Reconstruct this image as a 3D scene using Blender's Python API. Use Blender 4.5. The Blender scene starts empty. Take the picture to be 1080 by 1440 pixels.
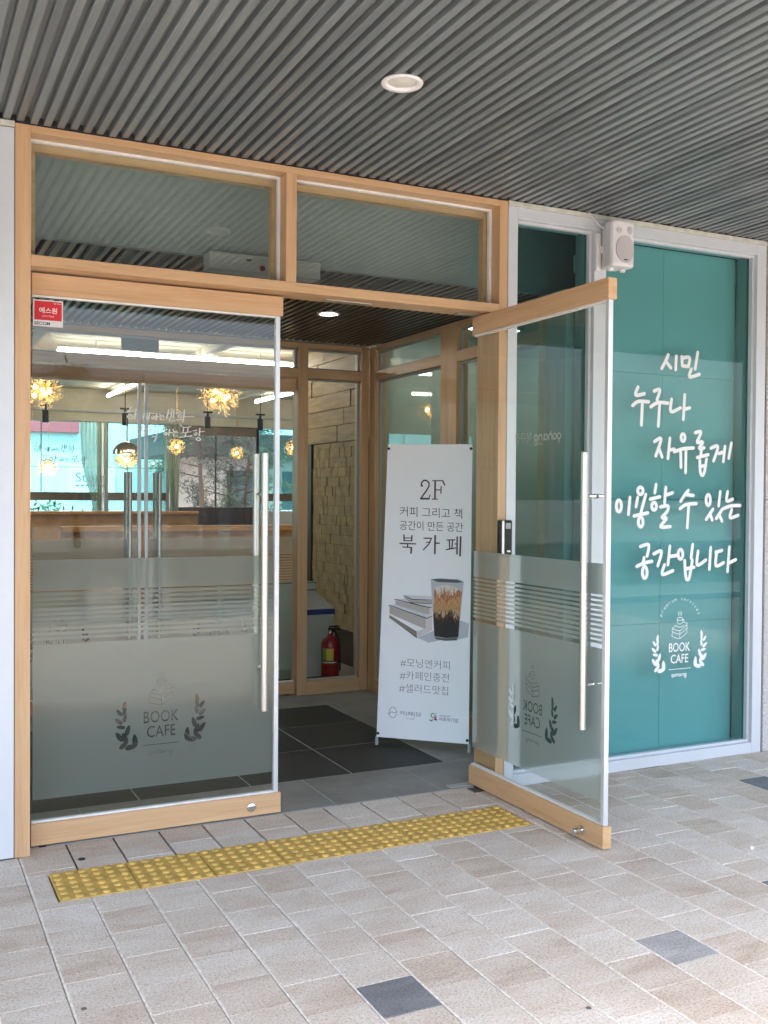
import bpy, bmesh, math, random
from mathutils import Vector, Matrix
random.seed(7)
R_ = math.radians
scene = bpy.context.scene
COL = scene.collection

# ---------------------------------------------------------------- camera
CP = Vector((-0.4574, -4.3927, 1.5103))
YAW, PIT, ROL, FPX = R_(26.0711), R_(-0.92387), R_(0.39689), 1418.24
_f = Vector((math.sin(YAW)*math.cos(PIT), math.cos(YAW)*math.cos(PIT), math.sin(PIT)))
_r = Vector((math.cos(YAW), -math.sin(YAW), 0)); _u = _r.cross(_f)
_c, _s = math.cos(ROL), math.sin(ROL)
CR, CU = _c*_r + _s*_u, -_s*_r + _c*_u
cam = bpy.data.cameras.new('camera'); camo = bpy.data.objects.new('camera', cam); COL.objects.link(camo)
m = Matrix((CR, CU, -_f)).transposed().to_4x4(); m.translation = CP; camo.matrix_world = m
cam.sensor_fit = 'VERTICAL'; cam.sensor_height = 36; cam.lens = 36*FPX/1440
cam.clip_start = 0.05; cam.clip_end = 2000
scene.camera = camo

# ---------------------------------------------------------------- sky, sun, exposure
SUN_EL, SUN_AZ = R_(71), R_(205)          # azimuth clockwise from +y
w = bpy.data.worlds.new('World'); scene.world = w; w.use_nodes = True
nt = w.node_tree; bg = nt.nodes['Background']
sky = nt.nodes.new('ShaderNodeTexSky'); sky.sky_type = 'NISHITA'; sky.sun_disc = False
sky.sun_elevation = SUN_EL; sky.sun_rotation = SUN_AZ; sky.air_density = 1.0; sky.dust_density = 4.5; sky.ozone_density = 1.0
nt.links.new(sky.outputs[0], bg.inputs[0]); bg.inputs[1].default_value = 0.15
sl = bpy.data.lights.new('sun', 'SUN'); sl.energy = .8; sl.angle = R_(20); sl.color = (1, .97, .94)
so = bpy.data.objects.new('sun', sl); COL.objects.link(so)
sd = Vector((math.sin(SUN_AZ)*math.cos(SUN_EL), math.cos(SUN_AZ)*math.cos(SUN_EL), math.sin(SUN_EL)))
so.rotation_euler = sd.to_track_quat('Z', 'Y').to_euler(); so.location = (-3, -12, 12)
vs = scene.view_settings; vs.view_transform = 'Standard'; vs.look = 'None'; vs.gamma = 1; vs.exposure = 2.82
scene.cycles.max_bounces = 14; scene.cycles.transparent_max_bounces = 40; scene.cycles.diffuse_bounces = 6
scene.cycles.glossy_bounces = 5; scene.cycles.transmission_bounces = 8; scene.cycles.sample_clamp_indirect = 6
scene.cycles.use_denoising = True; scene.cycles.caustics_reflective = False; scene.cycles.caustics_refractive = False

# ---------------------------------------------------------------- pixel helper (1080x1440 photograph)
def ray(px, py):
    return CR*((px-540)/FPX) + CU*(-(py-720)/FPX) + _f
def at(px, py, X=None, Y=None, Z=None):
    d = ray(px, py)
    t = (X-CP.x)/d.x if X is not None else (Y-CP.y)/d.y if Y is not None else (Z-CP.z)/d.z
    return CP + d*t

# ---------------------------------------------------------------- materials
MATS = {}
def new_mat(name):
    mt = bpy.data.materials.new(name); mt.use_nodes = True; MATS[name] = mt
    nt = mt.node_tree; return mt, nt, nt.nodes['Principled BSDF'], nt.nodes['Material Output']
def N(nt, typ, **kw):
    n = nt.nodes.new(typ)
    for k, v in kw.items():
        if k.startswith('i_'):
            key = k[2:]; key = int(key) if key.isdigit() else key
            n.inputs[key].default_value = v
        else: setattr(n, k, v)
    return n
def ramp(nt, fac, stops):
    r = nt.nodes.new('ShaderNodeValToRGB'); e = r.color_ramp.elements
    while len(e) < len(stops): e.new(0.5)
    for el, (p, c) in zip(e, stops): el.position = p; el.color = (*c, 1) if len(c) == 3 else c
    nt.links.new(fac, r.inputs[0]); return r
def coords(nt, scale=(1, 1, 1), kind='Object'):
    tc = nt.nodes.new('ShaderNodeTexCoord'); mp = nt.nodes.new('ShaderNodeMapping')
    mp.inputs['Scale'].default_value = scale; nt.links.new(tc.outputs[kind], mp.inputs[0]); return mp.outputs[0]
def mul(c, k): return tuple(min(1, x*k) for x in c)

def plain(name, col, rough=.5, metal=0, var=.12, scale=6, bump=0, bscale=60, spec=.5, aniso=None):
    mt, nt, b, o = new_mat(name); L = nt.links.new
    b.inputs['Roughness'].default_value = rough; b.inputs['Metallic'].default_value = metal
    b.inputs['Specular IOR Level'].default_value = spec
    co = coords(nt, aniso or (1, 1, 1))
    nz = N(nt, 'ShaderNodeTexNoise', i_Scale=scale, i_Detail=6.0, i_Roughness=.65); L(co, nz.inputs[0])
    rp = ramp(nt, nz.outputs[0], [(.3, mul(col, 1-var)), (.7, mul(col, 1+var))]); L(rp.outputs[0], b.inputs['Base Color'])
    rr = N(nt, 'ShaderNodeMapRange', i_3=max(0, rough-.07), i_4=min(1, rough+.1)); L(nz.outputs[0], rr.inputs[0]); L(rr.outputs[0], b.inputs['Roughness'])
    if bump:
        n2 = N(nt, 'ShaderNodeTexNoise', i_Scale=bscale, i_Detail=3.0); L(co, n2.inputs[0])
        bp = N(nt, 'ShaderNodeBump', i_Strength=bump, i_Distance=.004); L(n2.outputs[0], bp.inputs['Height']); L(bp.outputs[0], b.inputs['Normal'])
    return mt

def wood(name, axis, base=(.60, .38, .20), dark=(.49, .28, .135), light=(.67, .445, .255)):
    mt, nt, b, o = new_mat(name); L = nt.links.new
    sc = [26, 26, 26]; sc[axis] = 1.1
    co = coords(nt, sc)
    big = N(nt, 'ShaderNodeTexNoise', i_Scale=.35, i_Detail=2.0); L(co, big.inputs[0])
    nz = N(nt, 'ShaderNodeTexNoise', i_Scale=1.0, i_Detail=8.0, i_Roughness=.62, i_Distortion=.7); L(co, nz.inputs[0])
    sc2 = [220, 220, 220]; sc2[axis] = 6
    fine = N(nt, 'ShaderNodeTexNoise', i_Scale=1.0, i_Detail=3.0); L(coords(nt, sc2), fine.inputs[0])
    mx = N(nt, 'ShaderNodeMath', operation='MULTIPLY_ADD', i_1=.35, i_2=0.0); L(fine.outputs[0], mx.inputs[0])
    ad = N(nt, 'ShaderNodeMath', operation='MULTIPLY_ADD', i_1=.65); L(nz.outputs[0], ad.inputs[0]); L(mx.outputs[0], ad.inputs[2])
    rp = ramp(nt, ad.outputs[0], [(.32, dark), (.48, base), (.68, light)])
    rp2 = ramp(nt, big.outputs[0], [(.35, (.9, .88, .86)), (.65, (1, 1, 1))])
    mm = N(nt, 'ShaderNodeMix', data_type='RGBA', blend_type='MULTIPLY'); mm.inputs[0].default_value = 1
    L(rp.outputs[0], mm.inputs[6]); L(rp2.outputs[0], mm.inputs[7]); L(mm.outputs[2], b.inputs['Base Color'])
    b.inputs['Roughness'].default_value = .42
    bp = N(nt, 'ShaderNodeBump', i_Strength=.12, i_Distance=.002); L(fine.outputs[0], bp.inputs['Height']); L(bp.outputs[0], b.inputs['Normal'])
    return mt

def glass(name, tint=(.9, .95, .93), refl=1.0, ior=1.5):
    mt, nt, b, o = new_mat(name); L = nt.links.new; nt.nodes.remove(b)
    tr = N(nt, 'ShaderNodeBsdfTransparent'); tr.inputs[0].default_value = (*tint, 1)
    gl = N(nt, 'ShaderNodeBsdfGlossy'); gl.inputs['Roughness'].default_value = 0.0; gl.inputs[0].default_value = (.95*refl, .97*refl, .96*refl, 1)
    fr = N(nt, 'ShaderNodeFresnel', i_IOR=ior)
    ge = N(nt, 'ShaderNodeNewGeometry'); inv = N(nt, 'ShaderNodeMath', operation='SUBTRACT', i_0=1.0); L(ge.outputs['Backfacing'], inv.inputs[1])
    fm = N(nt, 'ShaderNodeMath', operation='MULTIPLY'); L(fr.outputs[0], fm.inputs[0]); L(inv.outputs[0], fm.inputs[1])   # a ray inside the pane leaves it again
    mx = N(nt, 'ShaderNodeMixShader'); L(fm.outputs[0], mx.inputs[0]); L(tr.outputs[0], mx.inputs[1]); L(gl.outputs[0], mx.inputs[2])
    L(mx.outputs[0], o.inputs[0]); return mt

def frosted(name, col=(.37, .40, .365)):
    mt, nt, b, o = new_mat(name); L = nt.links.new; nt.nodes.remove(b)
    df = N(nt, 'ShaderNodeBsdfDiffuse'); df.inputs[0].default_value = (*col, 1)
    tl = N(nt, 'ShaderNodeBsdfTranslucent'); tl.inputs[0].default_value = (.60, .68, .62, 1)
    rf = N(nt, 'ShaderNodeBsdfRefraction', i_Roughness=.30, i_IOR=1.05); rf.inputs[0].default_value = (.86, .9, .86, 1)
    tr = N(nt, 'ShaderNodeBsdfTransparent'); tr.inputs[0].default_value = (.8, .84, .8, 1)
    a = N(nt, 'ShaderNodeMixShader', i_0=.45); L(df.outputs[0], a.inputs[1]); L(tl.outputs[0], a.inputs[2])
    c = N(nt, 'ShaderNodeMixShader', i_0=.50); L(a.outputs[0], c.inputs[1]); L(rf.outputs[0], c.inputs[2])
    d = N(nt, 'ShaderNodeMixShader', i_0=.06); L(c.outputs[0], d.inputs[1]); L(tr.outputs[0], d.inputs[2])
    L(d.outputs[0], o.inputs[0]); return mt

def emit(name, col, st):
    mt, nt, b, o = new_mat(name)
    b.inputs['Base Color'].default_value = (*col, 1); b.inputs['Emission Color'].default_value = (*col, 1); b.inputs['Emission Strength'].default_value = st
    return mt

def paver_mat(name, pal, speck=1.0):
    mt, nt, b, o = new_mat(name); L = nt.links.new
    oi = N(nt, 'ShaderNodeObjectInfo'); ge = N(nt, 'ShaderNodeNewGeometry')
    ad = N(nt, 'ShaderNodeMath', operation='ADD'); L(oi.outputs['Random'], ad.inputs[0]); L(ge.outputs['Random Per Island'], ad.inputs[1])
    fr = N(nt, 'ShaderNodeMath', operation='FRACT'); L(ad.outputs[0], fr.inputs[0])
    tc = N(nt, 'ShaderNodeTexCoord')
    wp = N(nt, 'ShaderNodeNewGeometry')
    off = N(nt, 'ShaderNodeMath', operation='MULTIPLY', i_1=37.0); L(fr.outputs[0], off.inputs[0])
    cb = N(nt, 'ShaderNodeCombineXYZ'); L(off.outputs[0], cb.inputs[2])
    va = N(nt, 'ShaderNodeVectorMath', operation='ADD'); L(wp.outputs['Position'], va.inputs[0]); L(cb.outputs[0], va.inputs[1])
    mp = N(nt, 'ShaderNodeMapping'); mp.inputs['Scale'].default_value = (4, 10, 4); L(va.outputs[0], mp.inputs[0])
    cl = N(nt, 'ShaderNodeTexNoise', i_Scale=1.0, i_Detail=5.0, i_Roughness=.55, i_Distortion=.6); L(mp.outputs[0], cl.inputs[0])
    s1 = N(nt, 'ShaderNodeMath', operation='MULTIPLY_ADD', i_1=.42); L(fr.outputs[0], s1.inputs[0])
    s0 = N(nt, 'ShaderNodeMath', operation='MULTIPLY_ADD', i_1=1.25, i_2=-.36); L(cl.outputs[0], s0.inputs[0]); L(s0.outputs[0], s1.inputs[2])
    rp = ramp(nt, s1.outputs[0], pal)
    sp = N(nt, 'ShaderNodeTexNoise', i_Scale=125.0, i_Detail=4.0, i_Roughness=.75); L(wp.outputs['Position'], sp.inputs[0])
    r2 = ramp(nt, sp.outputs[0], [(.36, (1-.50*speck,)*3), (.46, (.84, .83, .82)), (.60, (1.0, 1.0, 1.0))])
    st = N(nt, 'ShaderNodeTexNoise', i_Scale=.9, i_Detail=4.0); L(wp.outputs['Position'], st.inputs[0])
    r3 = ramp(nt, st.outputs[0], [(.35, (.86, .85, .83)), (.6, (1, 1, 1))])
    m1 = N(nt, 'ShaderNodeMix', data_type='RGBA', blend_type='MULTIPLY'); m1.inputs[0].default_value = 1
    L(rp.outputs[0], m1.inputs[6]); L(r2.outputs[0], m1.inputs[7])
    m2 = N(nt, 'ShaderNodeMix', data_type='RGBA', blend_type='MULTIPLY'); m2.inputs[0].default_value = 1
    L(m1.outputs[2], m2.inputs[6]); L(r3.outputs[0], m2.inputs[7]); L(m2.outputs[2], b.inputs['Base Color'])
    b.inputs['Roughness'].default_value = .85
    bp = N(nt, 'ShaderNodeBump', i_Strength=.8, i_Distance=.002); L(sp.outputs[0], bp.inputs['Height']); L(bp.outputs[0], b.inputs['Normal'])
    return mt

WX, WY, WZ = wood('maple_x', 0), wood('maple_y', 1), wood('maple_z', 2)
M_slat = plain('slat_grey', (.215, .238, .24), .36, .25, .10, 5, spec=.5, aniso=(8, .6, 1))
_n = M_slat.node_tree; _b = _n.nodes['Principled BSDF']; _src = _b.inputs['Base Color'].links[0].from_socket      # strips differ a little in tone
_oi = N(_n, 'ShaderNodeObjectInfo'); _mr = N(_n, 'ShaderNodeMapRange', i_3=.80, i_4=1.14); _n.links.new(_oi.outputs['Random'], _mr.inputs[0])
_hv = N(_n, 'ShaderNodeHueSaturation'); _n.links.new(_mr.outputs[0], _hv.inputs['Value']); _n.links.new(_src, _hv.inputs['Color']); _n.links.new(_hv.outputs[0], _b.inputs['Base Color'])
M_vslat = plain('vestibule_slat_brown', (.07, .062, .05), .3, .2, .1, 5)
M_slatback = plain('slat_back', (.20, .21, .205), .5)
M_alu = plain('aluminium_paint', (.60, .63, .65), .38, .1, .03, 8)
M_cream = plain('cream_seal', (.55, .55, .47), .6, var=.2, scale=20)
M_seal = plain('white_seal', (.72, .73, .70), .45)
M_steel = plain('brushed_steel', (.62, .60, .55), .33, .9, .08, 10, aniso=(1, 1, 30))
M_chrome = plain('chrome', (.75, .75, .75), .16, 1, .03)
M_edge = plain('silver_edge', (.66, .68, .68), .3, .35, .04)
M_glass = glass('clear_glass', (.955, .975, .965), 1.0)
M_glass_up = glass('transom_glass', (.93, .965, .945), 1.0, 1.75)
M_glass_side = glass('side_glass', (.90, .96, .925), 1.0, 1.7)
M_glass_in = glass('inner_glass', (.955, .975, .965), 1.0)
M_teal = glass('teal_glass', (.63, .835, .835), .7)
M_cyan = glass('cyan_film_glass', (.60, .945, .955), .8)
M_film = frosted('frosted_film')
M_white = plain('white_vinyl', (.80, .80, .77), .5, var=.03)
M_dimvinyl = plain('grey_vinyl', (.52, .52, .48), .5, var=.03)
M_brownvinyl = plain('brown_vinyl', (.22, .18, .15), .5, var=.03)
M_board = plain('white_board', (.62, .64, .62), .6, var=.04, scale=2)
M_black = plain('black_plastic', (.008, .009, .009), .4, var=.2, spec=.25)
M_rubber = plain('black_rubber', (.02, .02, .02), .7)
M_wp = plain('white_plastic', (.74, .72, .71), .4, var=.02)
M_mesh = plain('speaker_mesh', (.60, .565, .565), .6, var=.04, bump=.8, bscale=900)
M_paver = paver_mat('paver_stone', [(.06, (.55, .445, .35)), (.30, (.65, .555, .46)), (.55, (.71, .635, .545)), (.88, (.77, .72, .655))])
M_pdark = paver_mat('paver_dark', [(.1, (.13, .14, .15)), (.5, (.18, .19, .20)), (.9, (.25, .26, .27))])
M_phalf = paver_mat('paver_grey', [(.1, (.20, .21, .22)), (.5, (.36, .36, .35)), (.9, (.5, .49, .47))])
M_sand = plain('joint_sand', (.76, .72, .65), .95, var=.3, scale=50)
M_joint = plain('joint_dark', (.10, .09, .075), .95, var=.4, scale=40)
M_yellow = plain('tactile_yellow', (.56, .36, .085), .5, var=.35, scale=14, bump=.4, bscale=300)
M_granite = plain('grey_granite', (.20, .20, .185), .5, var=.3, scale=5, bump=.1, bscale=200)
M_basalt = plain('black_basalt', (.017, .019, .020), .6, var=.5, scale=5, bump=.12, bscale=120, spec=.35)
M_grout = plain('grout', (.34, .34, .31), .9)
M_speck = plain('speckled_stone', (.52, .50, .47), .8, var=.5, scale=140, bump=1, bscale=140)
M_wall = plain('painted_wall', (.62, .60, .55), .8, var=.05)
M_ceil = plain('cafe_ceiling_paint', (.50, .44, .34), .8, var=.06)
M_darkwood = plain('dark_wood', (.035, .022, .015), .5, var=.3, aniso=(20, 20, 1))
M_grey = plain('grey_panel', (.36, .37, .35), .5, var=.05)
M_bulk = plain('bulkhead_paint', (.25, .285, .28), .5, var=.04)
M_red = plain('red_paint', (.24, .005, .008), .3, var=.1)
M_signred = plain('sign_red', (.62, .10, .12), .6, var=.05)
M_redsticker = plain('sticker_red', (.60, .006, .012), .35, var=.03)
M_blue = plain('blue_band', (.02, .035, .18), .4)
M_navy = plain('navy_ink', (.02, .03, .08), .5)
M_yel = plain('label_yellow', (.65, .45, .05), .4)
M_green = plain('label_green', (.10, .30, .06), .4)
M_banner = plain('banner_cloth', (.88, .90, .92), .5, var=.012)
M_ink = plain('banner_ink', (.055, .035, .045), .6)
M_ink2 = plain('banner_ink_light', (.19, .18, .20), .6)
M_counter = plain('orange_wood', (.62, .30, .06), .4, var=.25, aniso=(1, 12, 12))
M_curtain, _nt, _b, _o = new_mat('sheer_curtain'); _b.inputs['Base Color'].default_value = (.60, .64, .46, 1); _b.inputs['Alpha'].default_value = .5; _b.inputs['Roughness'].default_value = .9
M_asphalt = plain('asphalt', (.055, .055, .055), .9, var=.2, scale=30)
M_lamp = emit('lamp_white', (1, .95, .88), 24)
M_panel = emit('panel_white', (1, .97, .92), 1.6)
M_tube = emit('tube_white', (1, .95, .86), 6.5)
M_bulb = emit('bulb_warm', (1, .62, .22), 11)
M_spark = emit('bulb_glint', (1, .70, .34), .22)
M_lampoff = plain('lamp_cover', (.62, .60, .53), .5)
M_gold = plain('gold_wire', (.75, .50, .20), .25, .9)
M_globe = glass('globe_glass', (.93, .93, .88), 1.0)
M_stonea = plain('mosaic_stone', (.33, .25, .13), .7, var=.4, scale=9)
M_plank = plain('beige_plank', (.34, .24, .13), .6, var=.45, scale=5, aniso=(1, .5, 5))
M_milk = plain('milk_white', (.46, .48, .43), .5, var=.04)
M_leaf = plain('leaf_green', (.055, .085, .03), .6, var=.4, scale=3)
M_needle = plain('pine_needle', (.035, .045, .018), .7, var=.4, scale=3)
M_bark = plain('pine_bark', (.11, .055, .032), .9, var=.35, scale=14)
M_bldg = plain('building_white', (.72, .73, .73), .7, var=.04, scale=.6)
M_bldg2 = plain('building_tan', (.38, .30, .25), .8, var=.08, scale=.6)
M_winpane = plain('far_window', (.05, .07, .08), .12, var=.2)

# ---------------------------------------------------------------- geometry helpers
class MB:
    def __init__(s): s.v = []; s.f = []; s.mi = []
    def add(s, vs, fs, mi=0):
        o = len(s.v); s.v += [tuple(v) for v in vs]; s.f += [tuple(o+i for i in f) for f in fs]; s.mi += [mi]*len(fs); return s
    def box(s, a, b, mi=0):
        (x0, y0, z0), (x1, y1, z1) = a, b
        x0, x1 = sorted((x0, x1)); y0, y1 = sorted((y0, y1)); z0, z1 = sorted((z0, z1))
        return s.add([(x0,y0,z0),(x1,y0,z0),(x1,y1,z0),(x0,y1,z0),(x0,y0,z1),(x1,y0,z1),(x1,y1,z1),(x0,y1,z1)],
                     [(0,3,2,1),(4,5,6,7),(0,1,5,4),(1,2,6,5),(2,3,7,6),(3,0,4,7)], mi)
    def tube(s, pts, rad, n=10, mi=0, cap=True):
        pts = [Vector(p) for p in pts]; rs = rad if isinstance(rad, (list, tuple)) else [rad]*len(pts)
        o = len(s.v); up = None
        for i, p in enumerate(pts):
            d = (pts[min(i+1, len(pts)-1)]-pts[max(i-1, 0)]).normalized()
            if up is None: up = Vector((0, 0, 1)) if abs(d.z) < .9 else Vector((1, 0, 0))
            a = d.cross(up).normalized(); b = a.cross(d); up = b
            for k in range(n):
                t = 2*math.pi*k/n; s.v.append(tuple(p+(a*math.cos(t)+b*math.sin(t))*rs[i]))
        for i in range(len(pts)-1):
            for k in range(n):
                k2 = (k+1) % n; s.f.append((o+i*n+k, o+i*n+k2, o+(i+1)*n+k2, o+(i+1)*n+k)); s.mi.append(mi)
        if cap:
            s.f.append(tuple(o+k for k in reversed(range(n)))); s.mi.append(mi)
            e = o+(len(pts)-1)*n; s.f.append(tuple(e+k for k in range(n))); s.mi.append(mi)
        return s
    def lathe(s, prof, c=(0, 0, 0), n=28, axis='z', mi=0):
        o = len(s.v); c = Vector(c)
        for r, h in prof:
            for k in range(n):
                t = 2*math.pi*k/n; x, y = r*math.cos(t), r*math.sin(t)
                q = {'z': (x, y, h), 'y': (x, h, y), 'x': (h, x, y)}[axis]; s.v.append(tuple(c+Vector(q)))
        for i in range(len(prof)-1):
            for k in range(n):
                k2 = (k+1) % n; s.f.append((o+i*n+k, o+i*n+k2, o+(i+1)*n+k2, o+(i+1)*n+k)); s.mi.append(mi)
        return s
    def mesh(s, name, mats, smooth=False):
        me = bpy.data.meshes.new(name); me.from_pydata(s.v, [], s.f)
        for mt in (mats if isinstance(mats, (list, tuple)) else [mats]): me.materials.append(mt)
        if len(me.materials) > 1: me.polygons.foreach_set('material_index', s.mi)
        bm = bmesh.new(); bm.from_mesh(me); bmesh.ops.recalc_face_normals(bm, faces=bm.faces); bm.to_mesh(me); bm.free()
        if smooth: me.polygons.foreach_set('use_smooth', [True]*len(me.polygons))
        me.update(); return me

def link(name, me, parent=None, label=None):
    o = bpy.data.objects.new(name, me); COL.objects.link(o)
    if parent is not None: o.parent = parent
    if label: o['label'] = label
    return o
def bevel(o, wd=.002, seg=2):
    b = o.modifiers.new('bevel', 'BEVEL'); b.width = wd; b.segments = seg; b.limit_method = 'ANGLE'; b.angle_limit = R_(40); b.harden_normals = False
    return o
def part(name, mb, mat, parent, label=None, bv=0, smooth=False):
    o = link(name, mb.mesh(name, mat, smooth), parent, label)
    if bv: bevel(o, bv)
    return o
def bxp(name, a, b, mat, parent, bv=.002, label=None):
    return part(name, MB().box(a, b), mat, parent, label, bv)
def thing(name, label, cat, loc=(0, 0, 0), group=None):
    o = bpy.data.objects.new(name, None); COL.objects.link(o); o.location = loc; o.empty_display_size = .1
    o['label'] = label; o['category'] = cat
    if group: o['group'] = group
    return o
def struct(name, me, label):
    o = link(name, me); o['kind'] = 'structure'; o['label'] = label; return o
def smooth_by_angle(me):
    me.polygons.foreach_set('use_smooth', [True]*len(me.polygons))

# ---- flat lettering: text and strokes
def text_mesh2d(body, size=1.0, thin=0.0, align='CENTER', spacing=1.0):
    cu = bpy.data.curves.new('t', 'FONT'); cu.body = body; cu.size = size; cu.align_x = align; cu.offset = thin; cu.space_character = spacing
    cu.resolution_u = 3
    ob = bpy.data.objects.new('t', cu); me = bpy.data.meshes.new_from_object(ob)
    bpy.data.objects.remove(ob); bpy.data.curves.remove(cu)
    vs = [(v.co.x, v.co.y) for v in me.vertices]; fs = [tuple(p.vertices) for p in me.polygons]
    bpy.data.meshes.remove(me); return vs, fs
def fit(vs, x0, x1, y0, y1, keep=False):
    ax = [v[0] for v in vs]; ay = [v[1] for v in vs]; a0, a1, b0, b1 = min(ax), max(ax), min(ay), max(ay)
    sx = (x1-x0)/(a1-a0); sy = (y1-y0)/(b1-b0)
    return [(x0+(v[0]-a0)*sx, y0+(v[1]-b0)*sy) for v in vs]
def stroke_geo(pts, wd, n=6):
    """flat rounded ribbon in 2D: returns ring vertices (x, y, h) for a low mound cross-section"""
    return pts
def add_stroke(mb, pts, wd, M, flat=.12, ends=True, mi=0):
    """a flat vinyl stroke: tube squashed along the normal; M maps (x, y, n) to 3D"""
    P = [Vector((p[0], p[1])) for p in pts]
    # resample smoothly
    if len(P) > 2:
        Q = []
        for i in range(len(P)-1):
            p0, p1, p2, p3 = P[max(i-1, 0)], P[i], P[i+1], P[min(i+2, len(P)-1)]
            for k in range(5):
                t = k/5; Q.append(.5*((2*p1)+(p2-p0)*t+(2*p0-5*p1+4*p2-p3)*t*t+(3*p1-p0-3*p2+p3)*t**3))
        Q.append(P[-1]); P = Q
    d0 = (P[1]-P[0]).normalized(); d1 = (P[-1]-P[-2]).normalized(); h = wd/2
    if ends:
        P = [P[0]-d0*h, P[0]-d0*h*.7, P[0]] + P[1:-1] + [P[-1], P[-1]+d1*h*.7, P[-1]+d1*h]
        rs = [h*.05, h*.7, h] + [h]*(len(P)-6) + [h, h*.7, h*.05]
    else: rs = [h]*len(P)
    n = 8; o = len(mb.v)
    for i, p in enumerate(P):
        d = (P[min(i+1, len(P)-1)]-P[max(i-1, 0)]).normalized(); a = Vector((-d.y, d.x))
        for k in range(n):
            t = 2*math.pi*k/n; q = p+a*math.cos(t)*rs[i]
            mb.v.append(tuple(M(q.x, q.y, math.sin(t)*h*flat)))
    for i in range(len(P)-1):
        for k in range(n):
            k2 = (k+1) % n; mb.f.append((o+i*n+k, o+i*n+k2, o+(i+1)*n+k2, o+(i+1)*n+k)); mb.mi.append(mi)
def add_poly_dense(mb, pts, M, lift=0.0, step=2.5):
    from mathutils.geometry import delaunay_2d_cdt
    vs = [Vector(p) for p in pts]; es = [(i, (i+1) % len(pts)) for i in range(len(pts))]
    x0, x1, y0, y1 = min(p[0] for p in pts), max(p[0] for p in pts), min(p[1] for p in pts), max(p[1] for p in pts)
    y = y0+step*.5
    while y < y1:
        x = x0+step*.5
        while x < x1:
            if inside((x, y), pts): vs.append(Vector((x, y)))
            x += step
        y += step
    V, E, F = delaunay_2d_cdt(vs, es, [], 0, 1e-6)[:3]; o = len(mb.v)
    mb.v += [tuple(M(v.x, v.y, lift)) for v in V]
    for f in F:
        c = (sum(V[i].x for i in f)/len(f), sum(V[i].y for i in f)/len(f))
        if inside(c, pts): mb.f.append(tuple(o+i for i in f)); mb.mi.append(0)
def add_poly(mb, pts, M, lift=0.0, mi=0):
    o = len(mb.v)
    for p in pts: mb.v.append(tuple(M(p[0], p[1], lift)))
    mb.f.append(tuple(range(o, o+len(pts)))); mb.mi.append(mi)
def add_text(mb, body, box, M, thin=0.0, lift=0.0, mi=0):
    vs, fs = text_mesh2d(body, 1.0, thin); vs = fit(vs, *box); o = len(mb.v)
    mb.v += [tuple(M(x, y, lift)) for x, y in vs]; mb.f += [tuple(o+i for i in f) for f in fs]; mb.mi += [mi]*len(fs)
def ell(cx, cy, rx, ry, n=14, a0=0, a1=360):
    return [(cx+rx*math.cos(R_(a0+(a1-a0)*k/n)), cy+ry*math.sin(R_(a0+(a1-a0)*k/n))) for k in range(n+1)]
def mk(name, mb, mats, parent, label=None):
    me = bpy.data.meshes.new(name); me.from_pydata(mb.v, [], mb.f)
    for mt in (mats if isinstance(mats, (list, tuple)) else [mats]): me.materials.append(mt)
    if len(me.materials) > 1: me.polygons.foreach_set('material_index', mb.mi)
    me.update(); return link(name, me, parent, label)

# city wordmark: round single-line letters; unit: circle diameter 1, baseline 0
def wordmark(x0, y0, sz):
    out = []; x = x0
    def C(cx, cy, r=.42): return [(x0+cx*sz, y0+cy*sz)]
    def c(cx, cy, r, a0=0, a1=360): return [(x0+p[0]*sz, y0+p[1]*sz) for p in ell(cx, cy, r, r, 16, a0, a1)]
    def l(*p): return [(x0+a*sz, y0+b*sz) for a, b in p]
    out += [c(.45, .5, .42), l((.45, .08), (.45, -.4))]
    out += [c(1.55, .5, .42)]
    out += [l((2.25, .06), (2.25, .4))+c(2.67, .5, .42, 180, 0)+l((3.09, .4), (3.09, .06)), l((2.67, .95), (2.6, 1.25))]
    out += [c(3.85, .5, .42), l((4.28, .92), (4.28, .06))]
    out += [l((4.85, .06), (4.85, .4))+c(5.27, .5, .42, 180, 0)+l((5.69, .4), (5.69, .06))]
    out += [c(6.5, .52, .4), c(6.5, -.28, .38)]
    return out   # total width about 6.95*sz

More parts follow.
